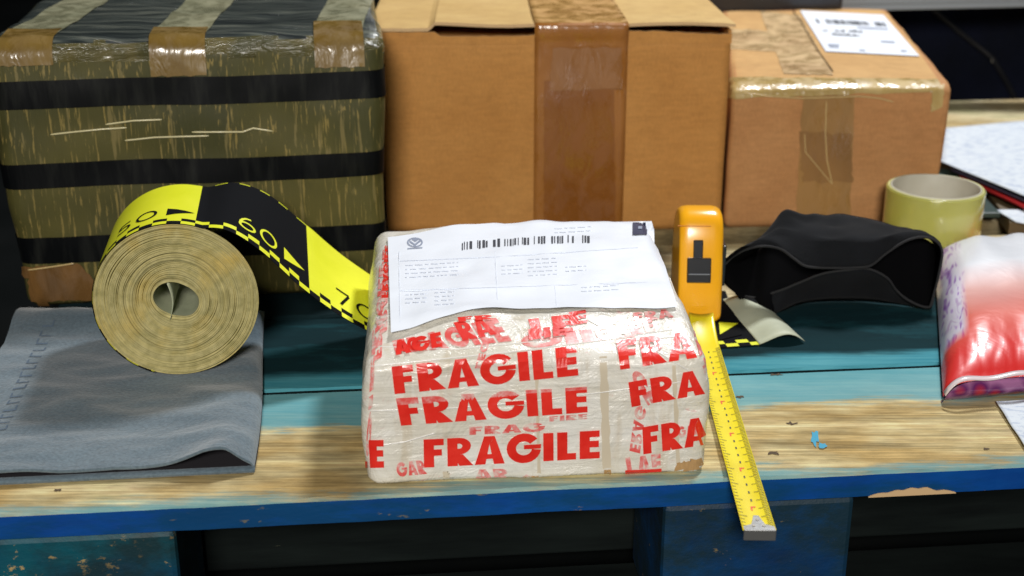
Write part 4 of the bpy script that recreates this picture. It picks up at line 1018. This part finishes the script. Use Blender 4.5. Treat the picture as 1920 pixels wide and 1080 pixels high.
v, f = box(hookpt(-0.0095, 0.0005, -0.0045), -hn * 0.019, hd * 0.0012, UZ * 0.0072); mesh('hook_lip', v, f, STEEL, hk, smooth=False, bevel=0.0004)
G = Geo()
for (x, y) in ((-0.003, -0.004), (0.003, -0.004), (0, -0.011)):
    G.add([hookpt(x + 0.0011 * math.cos(i), y + 0.0011 * math.sin(i), 0.0026) for i in [k * math.pi / 4 for k in range(8)]], [tuple(range(8))])
mesh('rivet', G.v, G.f, M('rivet_dull', (0.45, 0.42, 0.36), 0.4).m, hk, smooth=False)

# ------------------------------------------------------------ black fabric tube (neck gaiter)
GSGN = -1
gt = thing('neck_gaiter', D(1560, 590), 'black stretchy fabric tube lying open on the pallet by the small carton', 'neck gaiter')
mg = M('black_jersey', rough=0.95, spec=0.12, sheen=0.03)
_f = mg.noise(700, detail=2); _l = mg.noise(16, detail=5)
mg.color(mg.ramp(_l, [(0.3, (0.006, 0.0065, 0.0075)), (0.7, (0.012, 0.013, 0.0155))])).bump(mg.mix(0.6, _f, _l), 0.5, 0.0015)
zz = lambda x, y: (1320 + x * 0.4815, 280 + y * 0.4815)
up_l = [(65, 485, .030), (110, 420, .046), (200, 380, .060), (290, 385, .058), (350, 425, .050), (400, 456, .044), (500, 462, .042), (590, 460, .042), (650, 452, .044), (710, 405, .052), (790, 355, .062), (860, 342, .063), (912, 365, .056), (927, 420, .045)]
lo_l = [(890, 585, .012), (868, 615, .006), (800, 590, .010), (750, 550, .018), (712, 500, .032), (640, 466, .0395), (560, 470, .0395), (460, 485, .035), (370, 520, .026), (290, 552, .018), (190, 578, .008), (110, 545, .010)]
ring0 = [(*zz(x, y), z) for x, y, z in up_l + lo_l]
ring1 = []   # belly: outer silhouette front-ish
n0 = len(ring0)
def closed(P, n):
    Q = P; out = []
    L_ = len(Q)
    for k in range(n):
        t = k / n * L_; i = int(t); f_ = t - i; a0, a1, a2, a3 = Q[(i - 1) % L_], Q[i % L_], Q[(i + 1) % L_], Q[(i + 2) % L_]
        out.append(0.5 * (2 * a1 + (a2 - a0) * f_ + (2 * a0 - 5 * a1 + 4 * a2 - a3) * f_ ** 2 + (3 * a1 - a0 - 3 * a2 + a3) * f_ ** 3))
    return out
R0 = [D(x, y, z) for x, y, z in ring0]
# middle ring and rear ring in matching order
m_up = [(68, 470, .032), (112, 415, .05), (170, 375, .060), (222, 348, .066), (290, 330, .066), (370, 340, .064), (480, 350, .064), (580, 360, .064), (660, 352, .064), (720, 335, .066), (790, 318, .067), (850, 325, .064), (900, 350, .058), (925, 400, .048)]
m_lo = [(893, 600, .006), (860, 622, .001), (800, 612, .001), (740, 603, .001), (700, 600, .001), (640, 594, .001), (560, 592, .001), (460, 594, .001), (370, 605, .001), (290, 636, .001), (235, 642, .001), (150, 590, .004)]
b_up = [(200, 400, .030), (215, 385, .045), (235, 345, .055), (275, 285, .068), (322, 238, .078), (400, 256, .072), (470, 254, .068), (545, 246, .069), (640, 262, .067), (740, 290, .063), (800, 310, .060), (850, 330, .055), (885, 350, .048), (900, 380, .035)]
b_lo = [(902, 388, .036), (880, 362, .050), (825, 336, .056), (740, 325, .056), (700, 312, .058), (640, 296, .058), (560, 286, .060), (460, 290, .060), (370, 290, .060), (300, 310, .058), (250, 350, .050), (215, 385, .038)]
R1 = [D(*zz(x, y), z) for x, y, z in m_up + m_lo]; R2 = [D(*zz(x, y), z) for x, y, z in b_up + b_lo]
NR = 140; C0, C1, C2 = closed(R0, NR), closed(R1, NR), closed(R2, NR)
rings = []
for k in range(0, 7): rings.append([a_.lerp(b_, k / 6) + UZ * (0.002 * math.sin(math.pi * k / 6)) for a_, b_ in zip(C0, C1)])
for k in range(1, 11):
    rings.append([a_.lerp(b_, k / 10) + UZ * (0.0035 * noise.noise(Vector((a_.x * 45, a_.y * 30, k * 0.33))) if a_.z > 0.02 else 0) for a_, b_ in zip(C1, C2)])
V = [p for r_ in rings for p in r_]
for p in V: p.z = max(p.z, 0.0012)
Fs = [(k * NR + i, k * NR + (i + 1) % NR, (k + 1) * NR + (i + 1) % NR, (k + 1) * NR + i) for k in range(len(rings) - 1) for i in range(NR)]
mgi = M('black_jersey_inside_shade', (0.0025, 0.0025, 0.003), 1.0, spec=0.05).m  # same jersey, with the shade inside the openings put into its colour
o = mesh('fabric_tube', V, Fs, [mg.m, mgi], gt); solid(o, 0.0012, GSGN); o.modifiers['s'].material_offset = 1
HEM = M('hem_edge_charcoal', (0.014, 0.014, 0.015), 0.9).m
pts = C0 + [C0[0]]; tube_line(pts, 0.0011, HEM, gt, 'hem')

# ------------------------------------------------------------ clear tape roll
TRc = D(1754, 452); TRr = 0.0445; trz = 0.0605; TRc = TRc + Vector((0, TRr * 0.9, 0)); 
# put the top rim where the photo shows it
TRc = D(1755, 350, trz); TRc.z = 0
trr = thing('packing_tape_roll', TRc, 'roll of clear yellowish packing tape standing beside the small carton', 'tape roll')
mt = M('clear_yellow_tape', rough=0.16, trans=0.45, coat=0.6)
mt.set('IOR', 1.45)
mt.color(mt.ramp(mt.noise(14, (1, 1, 0.3), detail=2), [(0.3, (0.72, 0.70, 0.14)), (0.7, (0.84, 0.82, 0.26))])); mt.set('Subsurface Weight', 0.25); mt.set('Subsurface Radius', (0.02, 0.02, 0.006)); mt.set('Subsurface Scale', 0.4)
mcr = M('pale_core', rough=0.5); mcr.color(mcr.ramp(mcr.noise(20, detail=3), [(0.3, (0.50, 0.47, 0.38)), (0.7, (0.62, 0.60, 0.52))]))
def lathe(profile, n=72, c=TRc):
    V_ = [c + Vector((r_ * math.cos(2 * math.pi * i / n), r_ * math.sin(2 * math.pi * i / n), z)) for (r_, z) in profile for i in range(n)]; K_ = len(profile)
    return V_, [(k * n + i, k * n + (i + 1) % n, ((k + 1) % K_) * n + (i + 1) % n, ((k + 1) % K_) * n + i) for k in range(K_) for i in range(n)]
ro, ri, rm = 0.0452, 0.0402, 0.0414
v, f = lathe([(ro - 0.0006, 0.001), (ro, 0.0022), (ro, trz - 0.0018), (ro - 0.0006, trz - 0.0008), (rm + 0.0002, trz - 0.0008), (rm + 0.0002, 0.001)]); mesh('tape_winding', v, f, mt.m, trr)
v, f = lathe([(rm, 0.0006), (rm, trz + 0.0002), (rm - 0.0003, trz + 0.0006), (ri + 0.0003, trz + 0.0006), (ri, trz), (ri, 0.0006)]); mesh('core', v, f, mcr.m, trr)
v, f = lathe([(ro - 0.0016, trz - 0.0006), (rm + 0.0008, trz - 0.0006), (rm + 0.0008, trz + 0.0001), (ro - 0.0016, trz + 0.0001)]); mesh('winding_rim', v, f, M('rim_pale_yellow', (0.66, 0.64, 0.28), 0.4).m, trr)

# ------------------------------------------------------------ printed pouch on the right
po = thing('plastic_pouch', D(1850, 700), 'red and white glossy plastic pouch with purple flower print at the right edge', 'pouch')
PQ = [(1768, 744), (2150, 712), (2080, 462), (1752, 478)]
def pbase(u, v): x, y = quadpx(PQ, u, v); return D(x, y, 0.006)
PHt = 0.036
def ptop(u, v):
    b = pbase(u, v); eu = (1 - abs(2 * u - 1) ** 7); ev = (1 - abs(2 * v - 1) ** 5); h = PHt * max(0, eu) ** 0.55 * max(0, ev) ** 0.6
    h *= 0.72 + 0.28 * min(1, v * 1.5)
    h += 0.0035 * noise.noise(Vector((u * 7, v * 5, 1))) * min(1, h / 0.02)
    cr = abs(noise.noise(Vector((u * 16 + v * 4, v * 7, 6)))); h -= 0.0006 * max(0, 0.25 - cr) * 4 * math.exp(-((v - 0.1) / 0.12) ** 2)
    shr = 0.0 
    return b + UZ * max(0.011 * (1 - v) ** 6 * ev0(u), h)
def ev0(u): return max(0, 1 - abs(2 * u - 1) ** 12)
def pbot(u, v):
    b = pbase(u, v); e = (1 - abs(2 * u - 1) ** 6) * (1 - abs(2 * v - 1) ** 6); return b - UZ * 0.0045 * e
mpo = M('pouch_print', rough=0.38, coat=0.22)
_t = mpo.node('ShaderNodeTexCoord'); _x = mpo.node('ShaderNodeSeparateXYZ'); mpo.link(_t.outputs['UV'], _x.inputs[0]); U_, V_o = _x.outputs[0], _x.outputs[1]
_nn = mpo.noise(30, detail=3)
vv = mpo.math('ADD', V_o, mpo.math('MULTIPLY', mpo.math('SUBTRACT', _nn, 0.5), 0.05))
main = mpo.ramp(vv, [(0.0, (0.60, 0.02, 0.02)), (0.14, (0.66, 0.035, 0.03)), (0.30, (0.70, 0.15, 0.11)), (0.50, (0.72, 0.40, 0.36)), (0.66, (0.74, 0.76, 0.80)), (0.90, (0.70, 0.72, 0.76)), (0.955, (0.72, 0.62, 0.60)), (0.975, (0.75, 0.05, 0.04))])
vo = mpo.node('ShaderNodeTexVoronoi', feature='SMOOTH_F1'); vo.inputs['Scale'].default_value = 9
mpU = mpo.node('ShaderNodeMapping'); mpU.inputs['Scale'].default_value = (2.6, 0.75, 1); mpo.link(_t.outputs['UV'], mpU.inputs['Vector'])
ad = mpo.node('ShaderNodeVectorMath', operation='ADD'); cmb = mpo.node('ShaderNodeTexNoise'); cmb.inputs['Scale'].default_value = 5; mpo.link(mpU.outputs[0], cmb.inputs['Vector'])
mpo.link(mpU.outputs[0], ad.inputs[0]); mpo.link(cmb.outputs['Color'], ad.inputs[1]); mpo.link(ad.outputs[0], vo.inputs['Vector'])
flo = mpo.ramp(vo.outputs['Distance'], [(0.0, (0.20, 0.06, 0.33)), (0.22, (0.36, 0.20, 0.52)), (0.40, (0.66, 0.60, 0.72)), (0.60, (0.68, 0.66, 0.73)), (0.85, (0.42, 0.24, 0.50))])
side = mpo.math('MULTIPLY', mpo.ramp(U_, [(0.09, (1,)), (0.125, (0,))]), mpo.ramp(V_o, [(0.20, (0,)), (0.26, (1,))]))
mpo.color(mpo.mix(side, main, flo)); mpo.bump(mpo.noise(26, detail=3, dist=1.0), 0.3, 0.003)
nu, nv = 80, 70
def uvs(nu, nv): return [(i / nu, j / nv) for j in range(nv + 1) for i in range(nu + 1)]
a = grid(ptop, nu, nv); o = mesh('front_panel', a[0], a[1], mpo.m, po, uv=uvs(nu, nv))
mbk = M('pouch_back_print', rough=0.25, coat=0.4)
_v = mbk.node('ShaderNodeTexVoronoi'); _v.inputs['Scale'].default_value = 70; mbk.link(mbk.coord(), _v.inputs['Vector'])
mbk.color(mbk.ramp(_v.outputs['Distance'], [(0.1, (0.40, 0.02, 0.03)), (0.4, (0.10, 0.015, 0.10)), (0.7, (0.30, 0.12, 0.25))]))
def psk(u, v):     # lower back panel bulging out below the front seam
    b = pbase(u, 0); e = (1 - abs(2 * min(u * 1.02, 1) - 1) ** 6); an = v * math.pi / 2
    return Vector((b.x, b.y, 0)) + Vector((0, -0.006 * e * math.sin(an * 2) + 0.004 * v, 0.001 + 0.0155 * (1 - v) * ev0(u)))
a = grid(pbot, 20, 20); mesh('back_panel', [p + UZ * 0.0 for p in a[0]], a[1], mbk.m, po)
a = grid(psk, 60, 8); mesh('bottom_fold', a[0], a[1], mbk.m, po)
SEAMW = M('pouch_seam_white', (0.72, 0.62, 0.64), 0.3, coat=0.4).m
def seam(u, v):
    b = ptop(u, 0.0) + UZ * (0.003 + 0.0012 * math.sin(u * 22)); return b + Vector((0, -0.0045 + 0.0045 * v, -0.0012 * (1 - v) + 0.001))
a = grid(seam, 60, 2); o = mesh('bottom_seam', a[0], a[1], SEAMW, po); solid(o, 0.0006)

# ------------------------------------------------------------ papers, folder and stack at the right
PAPR = M('sheet_paper', (0.76, 0.80, 0.84), 0.6, 0.3)
_l = PAPR.noise(8, (12, 26, 1), detail=3, rough=0.6); PAPR.color(PAPR.ramp(_l, [(0.52, (0.62, 0.67, 0.72)), (0.60, (0.46, 0.52, 0.62))])); PAPR = PAPR.m
def sheet(name, q, z, label, lift=0.0, th=0.0006, mat=PAPR, cat='paper', seed=0):
    b = D(*[sum(p[k] for p in q) / 4 for k in (0, 1)], z); b.z = z
    def fn(u, v):
        x, y = quadpx(q, u, v); return D(x, y, z) + UZ * (0.0012 * noise.noise(Vector((u * 3, v * 3, seed))) + lift * (1 - u) * v * 0)
    a_ = grid(fn, 24, 24); o_ = mesh(name, [p - Vector((0, 0, 0)) for p in a_[0]], a_[1], mat); solid(o_, th, -1); setp(o_, label, cat); return o_
sheet('paper_sheet', [(1764, 302), (2100, 440), (2150, 205), (1768, 240)], 0.030, 'large white sheet lying on a red folder behind the clear tape roll', seed=1)
REDF = M('red_folder_card', (0.40, 0.015, 0.02), 0.35, coat=0.3).m
sheet('folder', [(1800, 330), (2100, 470), (2150, 240), (1790, 260)], 0.0225, 'red folder under the large white sheet', th=0.003, mat=REDF, cat='folder', seed=2)
sheet('document_wallet', [(1783, 318), (2100, 452), (2150, 225), (1780, 250)], 0.0262, 'dark document wallet between red folder and white sheet', th=0.0016, mat=M('dark_wallet', (0.02, 0.015, 0.03), 0.4).m, cat='document wallet', seed=3)
st = thing('dark_case', D(1880, 405), 'dark green plastic case lying under the folder behind the clear tape roll', 'case')
DG_ = M('dark_green_plastic', (0.022, 0.045, 0.038), 0.4).m
for i in range(3):
    z0_ = 0.0006 + i * 0.0062
    p1, p2, p3 = D(1786, 408, z0_), D(1872, 409, z0_), D(1990, 320, z0_)
    ex = (p2 - p1); ey = Vector((-ex.y, ex.x, 0)).normalized() * 0.16
    ex = ex + ex.normalized() * 0.0
    v, f = box(p1 + ex.normalized() * (0.001 * i), ex, ey, UZ * 0.0054); mesh('case_layer' if i else 'case_base', v, f, DG_, st, smooth=False, bevel=0.0012)
sheet('paper_sheet', [(1905, 416), (2080, 452), (2080, 400), (1866, 393)], 0.016, 'small white sheet poking out below the red folder at the right edge', seed=5)
bk = thing('shade_slab', D(1960, 420), 'brown slab added as painted shade under the small white sheet at the right edge', 'shade_slab')  # slab added for the brownish shade by the small sheet, shade as its colour
p1 = D(1890, 440, 0.0006); v, f = box(p1, Vector((0.2, -0.02, 0)), Vector((0.012, 0.1, 0)) , UZ * 0.013)
mesh('shade_slab_body', v, f, M('brown_shade', (0.10, 0.07, 0.03), 0.6).m, bk, smooth=False, bevel=0.001)
sheet('paper_sheet', [(1922, 836), (2100, 880), (2060, 742), (1868, 752)], 0.0035, 'white sheet corner under the red pouch at the front right', seed=7)

# ------------------------------------------------------------ background things
bag = thing('bag', Y(1850, 200, 2.0), 'black and navy bag with zip behind the papers', 'bag')
mbg = M('navy_bag_cloth', rough=0.9, spec=0.15); _b = mbg.noise(8, detail=5)
mbg.color(mbg.ramp(_b, [(0.3, (0.002, 0.003, 0.006)), (0.7, (0.006, 0.008, 0.022))])).bump(mbg.noise(14, detail=5), 0.8, 0.01)
g0 = Y(1680, 60, 1.95); g0.z = -0.15
V, Fc = lumpy(g0, Vector((1, 0.04, 0)).normalized(), Vector((-0.04, 1, 0)).normalized(), 0.60, 0.30, 0.62, 0.05, (40, 20, 30), 0.02, 5, 2.2)
mesh('body', V, Fc, mbg.m, bag); BT = bvh(V, Fc)
tube_line(px_line([(1745, 15), (1800, 62), (1860, 108), (1885, 150), (1912, 205)], BT, 0.003), 0.0045, M('zip_tape_black', (0.012, 0.012, 0.014), 0.4).m, bag, 'zip')
hp = hitpx(BT, 1858, 108, 0.006)
if hp: tube_line([hp, hp + Vector((0.001, 0, -0.006))], 0.003, STEEL, bag, 'zip_pull')
rail = thing('metal_rail', Y(1800, 10, 1.85), 'light grey ribbed metal rail above the bag at the top right', 'rail')
ALU = M('grey_aluminium', (0.40, 0.43, 0.46), 0.4); ALU.set('Metallic', 0.3); ALU = ALU.m
r0, r1 = Y(1530, -1, 1.80), Y(2100, 12, 1.80)
r0 = Y(1470, 24, 1.80); r1 = Y(2150, 8, 1.80); ex = r1 - r0
for i in range(5):
    v, f = box(r0 + UZ * 0.0085 * i + Vector((0, -0.001 * (i % 2), 0)), ex, Vector((0, 0.05, 0)), UZ * 0.0080); mesh('rib' if i else 'lower_lip', v, f, ALU, rail, smooth=False, bevel=0.001)
for t in (0.02, 0.97):
    v, f = box(Vector((r0.x + ex.x * t, 1.82, -0.15)), Vector((0.03, 0, 0)), Vector((0, 0.03, 0)), UZ * (r0.z + 0.149)); mesh('leg', v, f, BP, rail, smooth=False, bevel=0.002)
dk0 = Y(1300, 12, 1.71); dk0.z = 0.0
dk = thing('black_case', dk0, 'black hard case showing as a dark strip behind the cardboard boxes', 'case')
v, f = box(dk0, Vector((0.19, 0, 0)), Vector((0, 0.06, 0)), UZ * (Y(1400, 3, 1.71).z + 0.02)); mesh('shell', v, f, BP, dk, smooth=False, bevel=0.004)
